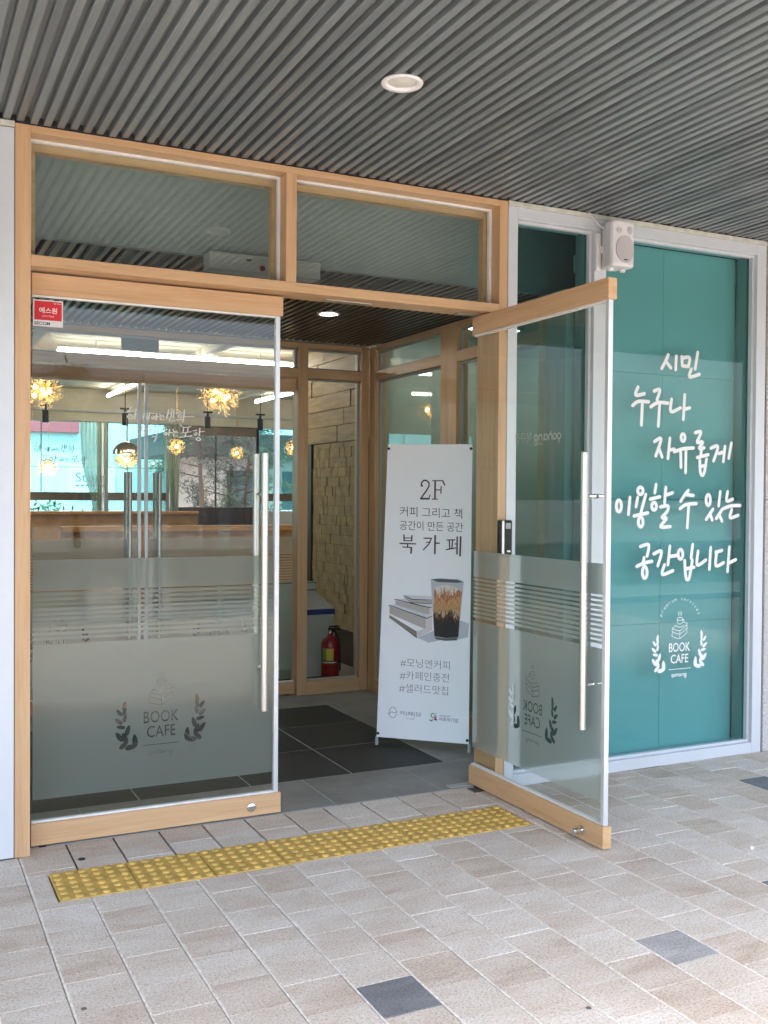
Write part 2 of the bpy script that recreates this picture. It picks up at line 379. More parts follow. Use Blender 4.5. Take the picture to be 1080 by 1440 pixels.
# cafe emblem in metres, centre of BOOK CAFE block at (0,0): returns strokes, leaf polygons, text boxes
def emblem():
    k = .000513; f = lambda x, y: ((x-555)*k, (770-(y+(x-555)*.06))*k)
    g = lambda x, y: ((x-555)*k, (770-y)*k)
    S = []
    for x in (533, 555, 577): S.append([g(x, 303), g(x, 350)])
    S.append([g(*p) for p in ell(555, 385, 42, 17, 16)])
    S.append([g(513, 385), g(520, 420), g(540, 440), g(570, 440), g(590, 420), g(597, 385)])
    S.append([g(600, 390), g(616, 400), g(606, 422), g(590, 424)])
    S.append([g(*p) for p in ell(555, 445, 62, 32, 10, 15, 165)])
    S.append([g(500, 455), g(452, 482), g(446, 505)]); S.append([g(452, 490), g(555, 515), g(662, 450)]); S.append([g(615, 425), g(664, 437)])
    S.append([g(446, 505), g(452, 525), g(555, 553), g(662, 490)]); S.append([g(446, 548), g(446, 575), g(555, 605), g(662, 540)])
    S.append([g(555, 515), g(555, 605)]); S.append([g(662, 437), g(655, 465), g(662, 490), g(655, 515), g(662, 540)]); S.append([g(452, 530), g(446, 548)])
    S.append([g(395, 945), g(720, 945)])
    leaves = []
    def leaf(cx, cy, L, a, w=.43):
        L *= 1.06; n = 10; o = []
        for i in range(n):
            t = 2*math.pi*i/n; px = L/2*math.cos(t); py = L*w/2*math.sin(t)*(1-.25*math.cos(t)); ca, sa = math.cos(R_(a)), math.sin(R_(a))
            o.append(g(cx+px*ca-py*sa, cy-(px*sa+py*ca)))
        return o
    base = [(235, 585, 78, 78), (190, 642, 72, 128), (236, 632, 66, 70), (185, 715, 78, 142), (238, 690, 74, 78), (205, 768, 76, 168),
            (262, 800, 92, 72), (190, 850, 96, 128), (238, 865, 100, 110), (325, 895, 108, 95), (230, 925, 92, 40), (292, 948, 104, 10)]
    for (x, y, L, a) in base:
        leaves.append(leaf(x, y, L, a)); leaves.append(leaf(1110-x, y-20, L, 180-a))
    texts = [('BOOK', (g(400, 0)[0], g(708, 0)[0], g(0, 752)[1], g(0, 650)[1])), ('CAFE', (g(428, 0)[0], g(682, 0)[0], g(0, 880)[1], g(0, 780)[1]))]
    wm = wordmark(g(442, 0)[0], g(0, 1030)[1], 215*k/6.95)
    return S, leaves, texts, wm, k

# ---------------------------------------------------------------- SETTING: ground
def sheet(x0, x1, y0, y1, z): 
    mb = MB(); mb.add([(x0,y0,z),(x1,y0,z),(x1,y1,z),(x0,y1,z)], [(0,1,2,3)]); return mb
gr = struct('ground', sheet(-400, 400, -400, 400, -.09).mesh('ground', plain('pale_paving', (.26, .25, .235), .9, var=.12, scale=2)), 'pale paved plaza ground around the building')
road = struct('road', MB().box((-300, -24, -.086), (300, -10, -.082)).mesh('road', M_asphalt), 'dark asphalt road behind the viewer')
PX0, PX1, PY0 = -3.98, 8.02, -7.6
pav = struct('pavement', MB().box((PX0, PY0, -.088), (PX1, 0.0, -.012)).mesh('pavement', M_joint), 'pale mottled concrete paver pavement in front of the entrance')
part('entrance_bedding', MB().box((.06, .0015, -.088), (2.335, .095, -.006)), M_joint, pav)

SX0, SX1, SY0, SY1 = .1039, .1039+2.1, -.5424, -.2424     # tactile strip
def paver_geo(wx, wy, h=.05, c=.002, dz=0, cy=None):
    x, y = wx/2, wy/2; cy = c if cy is None else cy
    lv = [(x, y, -h), (x, y, -c), (x-c, y-cy, 0)]; vs = []
    for (a, b, z) in lv: vs += [(-a,-b,z),(a,-b,z),(a,b,z),(-a,b,z)]
    fs = [(8,9,10,11)]
    for i in (0, 4):
        for k in range(4): fs.append((i+k, i+(k+1) % 4, i+4+(k+1) % 4, i+4+k))
    return vs, fs
rects = []
GX, GY = .0090, .0045
def clip_rects(x0, x1, y0, y1):
    out = [(x0, x1, y0, y1)]; res = []
    for (a, b, c, d) in out:
        if b <= SX0 or a >= SX1 or d <= SY0 or c >= SY1: res.append((a, b, c, d)); continue
        if a < SX0 - .02: res.append((a, SX0, max(c, SY0), min(d, SY1)))
        if b > SX1 + .02: res.append((SX1, b, max(c, SY0), min(d, SY1)))
        if d > SY1 + .012: res.append((a, b, SY1, d))
        if c < SY0 - .012: res.append((a, b, c, SY0))
    return res
ncol = int((PX1-PX0)/.2)
mb = MB()
for i in range(ncol+1): mb.box((PX0+.2*i-.0015, PY0, -.0118), (PX0+.2*i+.006, SY0-.001 if SX0 < PX0+.2*i < SX1 else -.002, -.0030))
o = part('joint_sand', mb, M_sand, pav); o['kind'] = 'stuff'
for i in range(ncol):
    x0 = PX0 + .2*i; idx = round((x0-.02)/.2); x1 = x0+.2
    ph = -.2 if idx % 2 == 0 else -.1
    y = ph
    while y > PY0+.2:
        rects += clip_rects(x0, x1, y-.2, y); y -= .2
    top = .09 if (x0 > .01 and x1 < 2.33) else .0
    if ph < top - .02: rects += clip_rects(x0, x1, ph, top)
def seen(r):
    c = Vector(((r[0]+r[1])/2, (r[2]+r[3])/2, 0))-CP; z = c.dot(_f)
    if z < .3: return None
    px, py = 540+FPX*c.dot(CR)/z, 720-FPX*c.dot(CU)/z
    if -70 < px < 1150 and py < 1500: return z
    return None
vis = sorted([(seen(r), r) for r in rects if seen(r)], key=lambda t: t[0])
DARK = [(.92, -1.7), (3.72, -.5), (2.72, -1.6)]
HALF = [(1.9, -1.8)]
def near(r, L): return any(abs((r[0]+r[1])/2-a) < .08 and abs((r[2]+r[3])/2-b) < .08 for a, b in L)
pm = {}
keep = set()
for z, r in vis[:300]:
    keep.add(r)
    mt = M_pdark if near(r, DARK) else M_phalf if near(r, HALF) else M_paver
    key = (round(r[1]-r[0], 3), round(r[3]-r[2], 3), mt.name)
    if key not in pm:
        vs, fs = paver_geo(key[0]-GX, key[1]-GY, .05, .003, 0, .0004); mb = MB().add(vs, fs); pm[key] = mb.mesh('paver', mt)
    o = link('paver', pm[key], pav); o.location = ((r[0]+r[1])/2, (r[2]+r[3])/2, random.uniform(-.0012, .0012))
    o.rotation_euler = (random.uniform(-.004, .004), random.uniform(-.004, .004), random.uniform(-.006, .006))
mb = MB()
for r in rects:
    if r in keep: continue
    vs, fs = paver_geo(r[1]-r[0]-GX, r[3]-r[2]-GY, .05, .003, 0, .0004); dz = random.uniform(-.001, .001)
    mb.add([(v[0]+(r[0]+r[1])/2, v[1]+(r[2]+r[3])/2, v[2]+dz) for v in vs], fs)
o = part('paver_field', mb, M_paver, pav); o['kind'] = 'stuff'
part('drain_hole', MB().lathe([(.001, .003), (.014, .003), (.016, -.004)], tuple(at(115, 1208.5, Z=0)), 16), M_rubber, pav)
for _px, _py in ((118, 1419), (828, 1418)): part('litter_speck', MB().lathe([(.0003, .004), (.006, .0035), (.009, .001)], tuple(at(_px, _py, Z=0)), 7), M_joint, pav)
part('litter_speck', MB().lathe([(.0005, .013), (.006, .011), (.008, .006), (.006, .001)], tuple(at(1057, 1194, Z=0)), 10), M_white, pav, smooth=True)

# tactile tiles: six by six domes on each
mb = MB(); t = .2965/2
vs, fs = paver_geo(.2965, .2965, .045, .003); mb.add(vs, fs)
for a in range(6):
    for b in range(6):
        mb.lathe([(.0170, -.0005), (.0158, .0035), (.0125, .0064), (.007, .0078), (.0001, .0082)], (-.125+.05*a, -.125+.05*b, 0), 10)
tm = mb.mesh('tactile_tile', M_yellow)
for k in range(7):
    o = link('tactile_tile', tm, pav); o.location = (SX0+.15+.3*k, SY0+.15, .0015+random.uniform(0, .0008)); o.rotation_euler = (0, 0, random.uniform(-.004, .004))

# ---------------------------------------------------------------- vestibule floor
VX0, VX1, VY0, VY1 = .0, 2.875, .10, 2.68
vf = struct('vestibule_floor', MB().box((-.1, VY0, -.088), (VX1+.06, VY1+.13, -.0014)).mesh('vestibule_floor', M_grout), 'grey granite vestibule floor with black stone mat tiles')
def tile(name, x0, x1, y0, y1, mt, z=0):
    vs, fs = paver_geo(x1-x0-.008, y1-y0-.008, .03, .0012)
    cx, cy = (x0+x1)/2, (y0+y1)/2
    return part(name, MB().add([(v[0]+cx, v[1]+cy, v[2]+z) for v in vs], fs), mt, vf)
xs = [.071, .646, 1.221, 1.796, 2.373]; ys = [.583, 1.158, 1.733, 2.308]
for i in range(4):
    for j in range(3): tile('black_floor_tile', xs[i], xs[i+1], ys[j], ys[j+1], M_basalt, random.uniform(-.0008, .0006))
bx = [-.1, .35, .95, 1.5, 2.09, 2.6, VX1+.03]
for i in range(6):
    tile('granite_tile', bx[i], bx[i+1], VY0+.002, .583, M_granite); tile('granite_tile', bx[i], bx[i+1], 2.308, VY1+.1, M_granite)
for y0, y1 in ((.583, 1.2), (1.2, 1.8), (1.8, 2.308)):
    tile('granite_tile', 2.373, VX1+.03, y0, y1, M_granite); tile('granite_tile', -.1, .071, y0, y1, M_granite)
tile('steel_floor_plate', 2.14, 2.333, .108, .17, M_grey, .0035)

# ---------------------------------------------------------------- canopy ceiling of slats
CZ = 3.03; CY0 = -3.8
def slat_mesh(name, L, wd=.0300, h=.026, mat=M_slat):
    a, b = wd/2, wd/2+.002; c = .003
    prof = [(-b, h), (-a, c), (-a+c, 0), (a-c, 0), (a, c), (b, h)]
    vs = [(x, 0, z) for x, z in prof]+[(x, L, z) for x, z in prof]; n = len(prof)
    fs = [(k, k+1, n+k+1, n+k) for k in range(n-1)]+[tuple(range(n)), tuple(range(2*n-1, n-1, -1))]
    return MB().add(vs, fs).mesh(name, mat)
can = struct('canopy_ceiling', MB().box((-7, CY0, CZ+.027), (11, .0, CZ+.2)).mesh('canopy_ceiling', M_slatback), 'dark grey canopy ceiling of parallel metal slats')
sm = slat_mesh('slat', -CY0-.002)
PIT_ = .0531
def slat_pos(k): 
    return .021+PIT_*k
for k in range(-14, 112):
    o = link('slat', sm, can); o.location = (slat_pos(k), CY0, CZ+(.0 if k % 4 else .0035)+random.uniform(-.0006, .0006)); o.rotation_euler = (0, random.uniform(-.035, .035), 0)
mb = MB(); base_v = [tuple(v.co) for v in sm.vertices]; base_f = [tuple(p.vertices) for p in sm.polygons]
for k in list(range(-130, -14))+list(range(112, 205)):
    mb.add([(v[0]+slat_pos(k), v[1]+CY0, v[2]+CZ) for v in base_v], base_f)
o = part('slat_field', mb, M_slat, can); o['kind'] = 'stuff'
bxp('canopy_fascia', (-7, CY0-.06, CZ-.02), (11, CY0-.003, CZ+.45), M_alu, can, .004)

part('wall_closer', MB().box((-7, .0015, CZ-.0005), (11, .16, CZ+.36)), M_rubber, can)  # added to stop sky light leaking in between slats and facade
def downlight(c, r, lit, label):
    t = thing('downlight', label, 'downlight', c)
    mb = MB().lathe([(r*.66, .03), (r*.68, .002), (r*.74, -.004), (r*.96, -.006), (r, -.001), (r*.99, .0036), (r*.9, .0038)], (0, 0, 0), 40)
    part('trim_ring', mb, M_wp, t, smooth=True)
    part('lens', MB().lathe([(.0001, -.001), (r*.4, -.0005), (r*.67, .004)], (0, 0, 0), 32), M_lamp if lit else M_lampoff, t, smooth=True)
    return t
c = at(565.5, 117, Z=CZ-.004); downlight(tuple(c), .078, False, 'unlit round white downlight in the outdoor slat canopy')

# ---------------------------------------------------------------- left column, right stone wall
colm = thing('wall_column', 'pale grey aluminium column at the left edge beside the wooden frame', 'column', (-.06, 0, 0))
bxp('column_panel', (-.046, -.012, .006), (.0575, .25, 3.0), M_alu, colm, .003)
bxp('column_panel', (-.56, -.010, .006), (-.052, .25, 3.0), M_alu, colm, .003)
bxp('cap_strip', (-.56, -.016, 3.003), (.058, .1, 3.027), M_cream, colm, .002)
sw = thing('stone_wall', 'rough speckled stone wall at the far right edge', 'wall', (4.2, 0, 0))
mb = MB(); nx, nz = 6, 40
bxp('stone_panel', (.014, -.006, .0), (4.2, .3, 1.5), M_speck, sw, .004); bxp('stone_panel', (.014, -.006, 1.504), (4.2, .3, 3.028), M_speck, sw, .004)
lw = thing('left_facade_wall', 'grey panel wall left of the column', 'wall', (-.62, 0, 0))
for k in range(4): bxp('wall_panel', (-.004-1.4*(k+1), 0.0, .0), (-.008-1.4*k, .25, 3.028), M_grey, lw, .003)

# ---------------------------------------------------------------- wooden entrance frame
XW = 2.389
fr = thing('entrance_frame', 'light maple wooden frame around the double entrance doors with two transom windows', 'door frame')
D = .16
bxp('post', (.0005, 0, .0), (.0625, D, 3.026), WZ, fr); bxp('post', (2.34, 0, .0), (XW, D, 3.026), WZ, fr)
bxp('post_lining', (2.3402, .1605, .0), (XW, .212, 2.66), WZ, fr); bxp('post_lining', (.0, .1605, .0), (.0623, .212, 2.66), WZ, fr)
bxp('header', (.0628, .0004, 2.996), (2.3397, D, 3.026), WX, fr)
bxp('transom_rail', (.0628, .0004, 2.45), (2.3397, D, 2.496), WX, fr)
bxp('mullion', (1.18, .0002, 2.4963), (1.232, D, 2.9957), WZ, fr)
for x0, x1 in ((.063, 1.1797), (1.2323, 2.3395)):
    g = .078
    gs = MB().box((x0, g, 2.985), (x1, g+.022, 2.9957)).box((x0, g, 2.4965), (x1, g+.022, 2.504)).box((x0, g+.0003, 2.5042), (x0+.010, g+.022, 2.9848)).box((x1-.014, g+.0003, 2.5042), (x1, g+.022, 2.9848))
    part('glazing_gasket', gs, M_seal, fr)
    p_ = part('transom_pane', MB().box((x0+.004, g+.024, 2.4975), (x1-.004, g+.034, 2.995)), M_glass_up, fr)
    gi = MB().box((x0+.0005, g+.036, 2.955), (x1-.0005, D-.002, 2.9955)).box((x0+.0005, g+.036, 2.4967), (x0+.03, D-.002, 2.9548)).box((x1-.03, g+.036, 2.4967), (x1-.0005, D-.002, 2.9548))
    part('inner_bead', gi, WX, fr)
bxp('sensor_plate', (1.42, .085, 2.4465), (1.66, .13, 2.4497), M_steel, fr, .001)
bxp('door_pivot_plate', (2.15, .09, 2.4445), (2.31, .135, 2.4497), M_steel, fr, .001)

# ---------------------------------------------------------------- doors
DW = 1.124; DT = .0225
S_, LV_, TX_, WM_, K_ = emblem()
FILM_HOLES = None
def ribbon(pts, wd):
    """separate quads along a polyline (cut-outs), shortened so that they never overlap"""
    out = []
    for a, b in zip(pts[:-1], pts[1:]):
        a, b = Vector(a), Vector(b); d = b-a; L = d.length
        if L < wd*.9: continue
        d /= L; n = Vector((-d.y, d.x))*wd/2; e = min(wd*.35, L*.2); a2, b2 = a+d*e, b-d*e
        out.append([tuple(a2+n), tuple(a2-n), tuple(b2-n), tuple(b2+n)])
    return out
def text_loops(body, box):
    vs, fs = text_mesh2d(body); vs = fit(vs, *box)
    from collections import Counter
    cnt = Counter(); 
    # merge double vertices first
    key = {}; idm = []
    for v in vs:
        kk = (round(v[0], 6), round(v[1], 6)); idm.append(key.setdefault(kk, len(key)))
    pts = [None]*len(key)
    for kk, i in key.items(): pts[i] = kk
    dirs = {}
    for f in fs:
        ids = [idm[i] for i in f]
        for a, b in zip(ids, ids[1:]+ids[:1]):
            if a != b: cnt[frozenset((a, b))] += 1
    for f in fs:
        ids = [idm[i] for i in f]
        for a, b in zip(ids, ids[1:]+ids[:1]):
            if a != b and cnt[frozenset((a, b))] == 1: dirs.setdefault(a, []).append(b)
    loops = []
    while dirs:
        s0 = next(iter(dirs)); cur = s0; lp = []
        while cur in dirs:
            lp.append(pts[cur]); nx = dirs[cur].pop()
            if not dirs[cur]: del dirs[cur]
            cur = nx
            if cur == s0: break
        if len(lp) > 2: loops.append(lp)
    return loops
def inside(p, lp):
    x, y = p; c = False; n = len(lp)
    for i in range(n):
        (x0, y0), (x1, y1) = lp[i], lp[i-1]
        if (y0 > y) != (y1 > y) and x < (x1-x0)*(y-y0)/(y1-y0)+x0: c = not c
    return c
def fill_mesh(outer, solid, odd):
    """triangles of outer minus every polygon in solid and minus the even-odd groups in odd"""
    from mathutils.geometry import delaunay_2d_cdt
    vs, es = [], []
    for lp in [outer]+solid+[l for g in odd for l in g]:
        o = len(vs); vs += [Vector(p) for p in lp]; es += [(o+i, o+(i+1) % len(lp)) for i in range(len(lp))]
    V, E, F = delaunay_2d_cdt(vs, es, [], 0, 1e-6)[:3]
    bb = [(min(p[0] for p in l), max(p[0] for p in l), min(p[1] for p in l), max(p[1] for p in l), l) for l in solid]
    og = [[(min(p[0] for p in l), max(p[0] for p in l), min(p[1] for p in l), max(p[1] for p in l), l) for l in g] for g in odd]
    keep = []
    hit = lambda c, b: b[0] <= c[0] <= b[1] and b[2] <= c[1] <= b[3] and inside(c, b[4])
    for f in F:
        c = (sum(V[i].x for i in f)/len(f), sum(V[i].y for i in f)/len(f))
        if not inside(c, outer) or any(hit(c, b) for b in bb) or any(sum(hit(c, b) for b in g) % 2 for g in og): continue
        keep.append(tuple(f))
    return [(v.x, v.y) for v in V], keep
def film_geo(s):
    """film outline in leaf coordinates (x from the hinge times s, z)"""
    cx, cz = DW*.5*s, .475
    off = lambda lp: [(p[0]+cx, p[1]+cz) for p in lp]
    holes = []
    for st in S_[3:]: holes += ribbon(off(st), .0028)
    for st in S_[:3]: holes += ribbon(off(st), .003)
    holes += [off(l) for l in LV_]
    odd = [[off(l) for l in text_loops(b, bxx)] for b, bxx in TX_]
    for st in WM_: holes += ribbon(off(st[::2] if len(st) > 3 else st), .0024)
    a, b = sorted((.01*s, (DW-.012)*s))
    mb = MB()
    def rect(z0, z1): mb.add([(a, 0, z0), (b, 0, z0), (b, 0, z1), (a, 0, z1)], [(0, 1, 2, 3)])
    rect(1.092, 1.226)
    z = 1.092-.0085
    for k in range(10):
        rect(z-.0125, z); z -= .0212
    ztop = z-.010
    vs, fs = fill_mesh([(a, .198), (b, .198), (b, ztop), (a, ztop)], holes, odd)
    mb.add([(v[0], 0, v[1]) for v in vs], fs)
    return mb
FILM = {}
for s in (1, -1):
    mbf = film_geo(s); me = bpy.data.meshes.new('frosted_film'); me.from_pydata(mbf.v, [], mbf.f); me.materials.append(M_film); me.update(); FILM[s] = me

# handwritten slogan traced roughly, two lines; unit box 0..100 wide
SLOGAN = [[(6,84),(9,92)],[(1,80),(13,84)],[(4,70),(8,66),(11,71),(7,76),(4,71)],[(15,88),(13,66)],[(13,76),(19,79)],
 [(21,77),(26,78),(23,68)],[(27,72),(30,73)],[(30,82),(29,66)],[(33,81),(31,66)],[(35,79),(39,80)],[(35,72),(37,68),(39,73),(37,75)],[(42,80),(41,66)],[(41,73),(45,74)],[(46,80),(47,76),(51,77)],[(45,73),(52,74)],[(47,71),(47,67),(52,68)],
 [(58,90),(55,70)],[(62,92),(61,74)],[(56,80),(61,82)],[(65,90),(64,72)],[(62,84),(65,84)],[(60,72),(59,65),(66,67)],[(70,90),(73,86)],[(68,83),(76,84)],[(70,76),(73,73),(75,77),(72,80),(70,76)],[(68,68),(77,70)],[(79,90),(77,64)],[(78,76),(92,77)],
 [(22,52),(29,53)],[(23,52),(23,44),(29,45)],[(26,44),(26,39)],[(20,36),(31,39)],[(35,46),(33,40),(36,36),(39,42),(36,48),(34,44)],[(45,53),(42,34)],[(44,46),(50,50)],[(44,41),(49,44)],[(36,30),(42,31),(39,20)],
 [(52,46),(56,47)],[(52,38),(54,35),(56,39),(54,41),(52,38)],[(59,47),(58,34)],[(58,40),(62,41)],[(64,48),(65,43),(69,44)],[(63,40),(71,41)],[(65,38),(65,33),(70,34)],
 [(73,58),(78,53),(88,55)],[(78,52),(77,42)],[(84,52),(83,42)],[(74,40),(88,44)],[(81,41),(80,34)],[(72,31),(89,35)],[(91,46),(96,48)],[(92,40),(94,37),(96,41),(94,43)],[(100,52),(99,36)],[(99,44),(106,46)],[(95,28),(98,25),(101,28),(98,32),(95,29)]]

def door_leaf(name, label, s, inner=False, lock_front=True, wm_mat=None, slogan=False):
    """leaf in local coordinates: hinge at origin, free edge at x = s*DW, front face towards -y"""
    t = thing(name, label, 'glass door', group=None)
    X = lambda a: a*s
    bxp('top_rail', (X(0), -DT, 2.350), (X(DW), DT, 2.440), WX, t, .0015)
    bxp('bottom_rail', (X(0), -DT, .010), (X(DW), DT, .104), WX, t, .0015)
    part('glass_pane', MB().box((X(.006), -.006, .100), (X(DW-.012), .006, 2.354)), M_glass_in if inner else M_glass, t)
    part('rail_seal', MB().box((X(.004), -.011, .1045), (X(DW-.034), .011, .1125)), M_seal, t); part('rail_seal', MB().box((X(.004), -.011, 2.3415), (X(DW-.034), .011, 2.3495)), M_seal, t)
    bxp('edge_strip', (X(DW-.033), -.012, .1045), (X(DW-.0105), .012, 2.3495), M_edge, t, .0015)
    hx = X(DW-.10)
    for sd in (-1, 1):
        y = sd*.062
        h = part('handle', MB().lathe([(.0001, .505), (.0135, .505), (.016, .508), (.016, 1.703), (.0135, 1.706), (.0001, 1.706)], (hx, y, 0), 20), M_steel, t, smooth=False)
        for z in (.70, 1.515):
            part('standoff', MB().lathe([(.0001, sd*.006), (.011, sd*.006), (.0085, sd*.012), (.0085, sd*.05)], (hx, 0, z), 14, 'y'), M_chrome, h)
    fm = link('frosted_film', FILM[s], t); fm.location = (0, .0075, 0)
    lk = X(DW-.145)
    part('lock', MB().lathe([(.022, -DT+.001), (.022, -DT-.004), (.018, -DT-.008), (.0001, -DT-.0085)], (lk, 0, .052), 20, 'y'), M_chrome, t, smooth=True)
    k_ = part('thumb_turn', MB().lathe([(.020, DT-.001), (.020, DT+.004), (.009, DT+.006), (.0085, DT+.022), (.0145, DT+.024), (.0145, DT+.046), (.012, DT+.048), (.0001, DT+.048)], (lk, 0, .052), 20, 'y'), M_chrome, t)
    part('pivot', MB().lathe([(.0001, -.0085), (.016, -.0085), (.016, .012), (.0001, .012)], (X(.05), 0, 0), 14), M_rubber, t)
    if wm_mat:
        mb = MB(); cx = X(.56)
        M = lambda x, z, n: Vector((cx+x, -.0075+n, z))
        for st in wordmark(-.19, 1.775, .215/6.95): add_stroke(mb, st, .0068, M, .08)
        add_text(mb, '북구청', (.045, .19, 1.768, 1.82), M, -.01); add_text(mb, '포항시', (-.045, .0, 1.755, 1.767), M)
        mk('lettering', mb, wm_mat, t, 'city wordmark lettering on the glass')
    if slogan:
        mb = MB(); x0 = X(.39) if s > 0 else X(.74)
        M = lambda x, z, n: Vector((x0+x*.0034, -.0078+n, 1.79+(z-42)*.0021))
        for st in SLOGAN:
            mb2 = st; add_stroke(mb, st, 1.7, lambda x, z, n: M(x, z, n*.001), .4)
        mk('lettering', mb, slogan, t, 'handwritten brush slogan on the glass')
    return t
DY = .108
dl = door_leaf('entrance_door', 'closed left glass entrance door with frosted band, security sticker and long steel handle', 1, slogan=M_dimvinyl)
dl.location = (.076, DY, 0)
dr = door_leaf('entrance_door', 'right glass entrance door swung open outwards, seen from its inner side beside the teal window', -1, wm_mat=M_dimvinyl)
dr.location = (2.2865, .139, 0); dr.rotation_euler = (0, 0, R_(90)); dr.scale.x = .988
for o in (dl, dr): o['group'] = 'outer glass doors'
# sticker on the left leaf
a, b = at(46.5, 420.5, Y=.1), at(88.5, 461, Y=.1); x0, x1, z1, z0 = a.x-.076, b.x-.076, a.z, b.z
st = bxp('security_sticker', (x0, -.0088, z0), (x1, -.0068, z1), M_seal, dl, 0, 'small red and white security company sticker in the upper corner')
zz = z0+(z1-z0)*.235
part('red_field', MB().box((x0+.005, -.0096, zz), (x1-.005, -.0089, z1-.005)), M_redsticker, st)
mb = MB(); M = lambda x, z, n: Vector((x, -.0102+n, z)); wd_ = x1-x0; hh = z1-z0
add_text(mb, '에스원', (x0+wd_*.2, x0+wd_*.80, z0+hh*.50, z0+hh*.72), M, .012); add_text(mb, 'CCTV 작동중', (x0+wd_*.3, x0+wd_*.7, z0+hh*.355, z0+hh*.425), M); add_text(mb, '세콤가입처', (x0+wd_*.66, x0+wd_*.94, z0+hh*.86, z0+hh*.91), M)
mk('lettering', mb, M_white, st)
mb = MB(); M = lambda x, z, n: Vector((x, -.0094+n, z)); add_text(mb, 'SECOM', (x0+wd_*.04, x0+wd_*.56, z0+hh*.05, z0+hh*.17), M, .02); mk('lettering', mb, M_navy, st)

# ---------------------------------------------------------------- aluminium window with teal glass
ww = thing('teal_window', 'pale aluminium framed window with teal glass, white handwritten slogan and cafe emblem', 'window', (XW, 0, 0))
ox = XW; GYT = .052
def wb(name, a, b, mt=M_alu, bv=.002): return bxp(name, (a[0]-ox, a[1], a[2]), (b[0]-ox, b[1], b[2]), mt, ww, bv)
wb('frame_post', (2.3915, -.002, 0), (2.449, .14, 3.003)); wb('frame_post', (2.938, -.002, .0622), (3.018, .14, 2.943)); wb('frame_post', (4.128, -.002, 0), (4.2, .14, 3.003))
wb('frame_head', (2.4493, -.0016, 2.9433), (4.1277, .14, 3.003)); wb('frame_sill', (2.4493, -.0016, .0), (4.1277, .14, .062))
wb('cream_strip', (2.3915, -.008, 3.0035), (4.2, .1, 3.028), M_cream)
for x0, x1 in ((2.449, 2.938), (3.018, 4.128)):
    b_ = .016
    mb = MB().box((x0-ox, .022, .0623), (x1-ox, .05, .0623+b_)).box((x0-ox, .022, 2.943-b_), (x1-ox, .05, 2.943)).box((x0-ox, .0223, .0625+b_), (x0+b_-ox, .05, 2.9428-b_)).box((x1-b_-ox, .0223, .0625+b_), (x1-ox, .05, 2.9428-b_))
    part('glazing_bead', mb, M_alu, ww, bv=.0015)
    part('teal_pane', MB().box((x0+.004-ox, GYT, .064), (x1-.004-ox, GYT+.01, 2.941)), M_teal, ww)
    mb = MB().box((x0+.0005-ox, GYT+.012, .0625), (x0+.02-ox, .138, 2.942)).box((x1-.02-ox, GYT+.012, .0625), (x1-.0005-ox, .138, 2.942))
    part('inner_rebate', mb, M_grey, ww)
# slogan strokes, traced in zoomed pixels of the photograph
CAL = [[(252,80),(240,110),(213,162)],[(237,118),(268,158)],[(300,88),(296,168)],[(333,92),(336,145)],[(333,102),(378,96),(372,150)],[(338,146),(372,150)],[(428,66),(412,165)],[(390,165),(378,212),(438,196)],
 [(72,272),(58,320),(110,312)],[(40,382),(75,358),(136,360)],[(98,372),(92,498)],[(168,296),(202,288),(185,348)],[(148,390),(190,365),(250,368)],[(200,378),(193,505)],[(272,345),(268,418),(325,396)],[(350,318),(342,465)],[(346,406),(380,396)],
 [(170,597),(210,580),(178,682)],[(198,640),(215,688)],[(262,577),(250,698)],[(256,648),(288,642)],ell(340,573,12,21),[(288,658),(340,640),(402,635)],[(326,655),(328,750)],[(358,650),(355,782)],
 [(413,544),(446,538),(436,572),(424,602),(458,600),(436,638),(466,634)],[(425,692),(490,675)],[(450,645),(446,678)],[(440,708),(443,775),(455,798),(468,775),(480,702)],[(443,745),(476,740)],[(506,636),(548,626),(522,712)],[(552,668),(582,660)],[(590,626),(580,716)],[(628,606),(612,696)],
 ell(-42,980,15,34),[(24,930),(15,1030)],ell(86,890,16,21),[(70,930),(60,985)],[(118,912),(88,1025)],[(48,1040),(130,1022)],ell(88,1076,14,28),
 [(180,852),(172,902)],[(145,940),(202,926)],ell(168,982,14,22),[(238,870),(230,962)],[(236,916),(278,902)],[(206,986),(250,980),(246,1012),(214,1050),(242,1054),(206,1104),(264,1103)],
 [(372,888),(352,912),(326,952)],[(358,912),(402,918)],[(322,996),(360,972),(420,966)],[(374,980),(365,1110)],ell(490,945,13,32),[(562,895),(552,980)],[(518,1000),(478,1060)],[(502,1032),(514,1064)],[(574,1000),(538,1055)],[(556,1034),(572,1070)],
 [(606,895),(600,950),(636,940)],[(582,996),(626,980),(680,978)],[(630,1002),(620,1050),(668,1036)],
 [(86,1222),(136,1212),(126,1278)],[(108,1288),(102,1325)],[(65,1340),(110,1320),(155,1310)],ell(112,1376,14,34),[(166,1266),(212,1250),(190,1336)],[(262,1220),(250,1330)],[(258,1282),(300,1275)],[(230,1330),(216,1388),(280,1366)],
 ell(325,1268,14,28),[(398,1210),(388,1290)],[(350,1306),(356,1398),(368,1420),(380,1396),(396,1302)],[(354,1356),(406,1345)],[(430,1250),(424,1332),(476,1302)],[(505,1228),(497,1356)],[(535,1256),(572,1245)],[(540,1260),(536,1336),(582,1318)],[(616,1225),(605,1370)],[(610,1322),(654,1300)]]
mb = MB()
def calM(x, z, n): return Vector((x-ox, GYT-.0012+n, z))
for stx in CAL:
    pts = []
    for (x, y) in stx:
        q = at(880+x/4.235, 480+y/4.235, Y=GYT); pts.append((q.x, q.z))
    add_stroke(mb, pts, .0205, calM, .06)
mk('slogan_lettering', mb, M_white, ww, 'white handwritten slogan in five lines')
mb = MB(); ec = at(955.5, 918.5, Y=GYT)
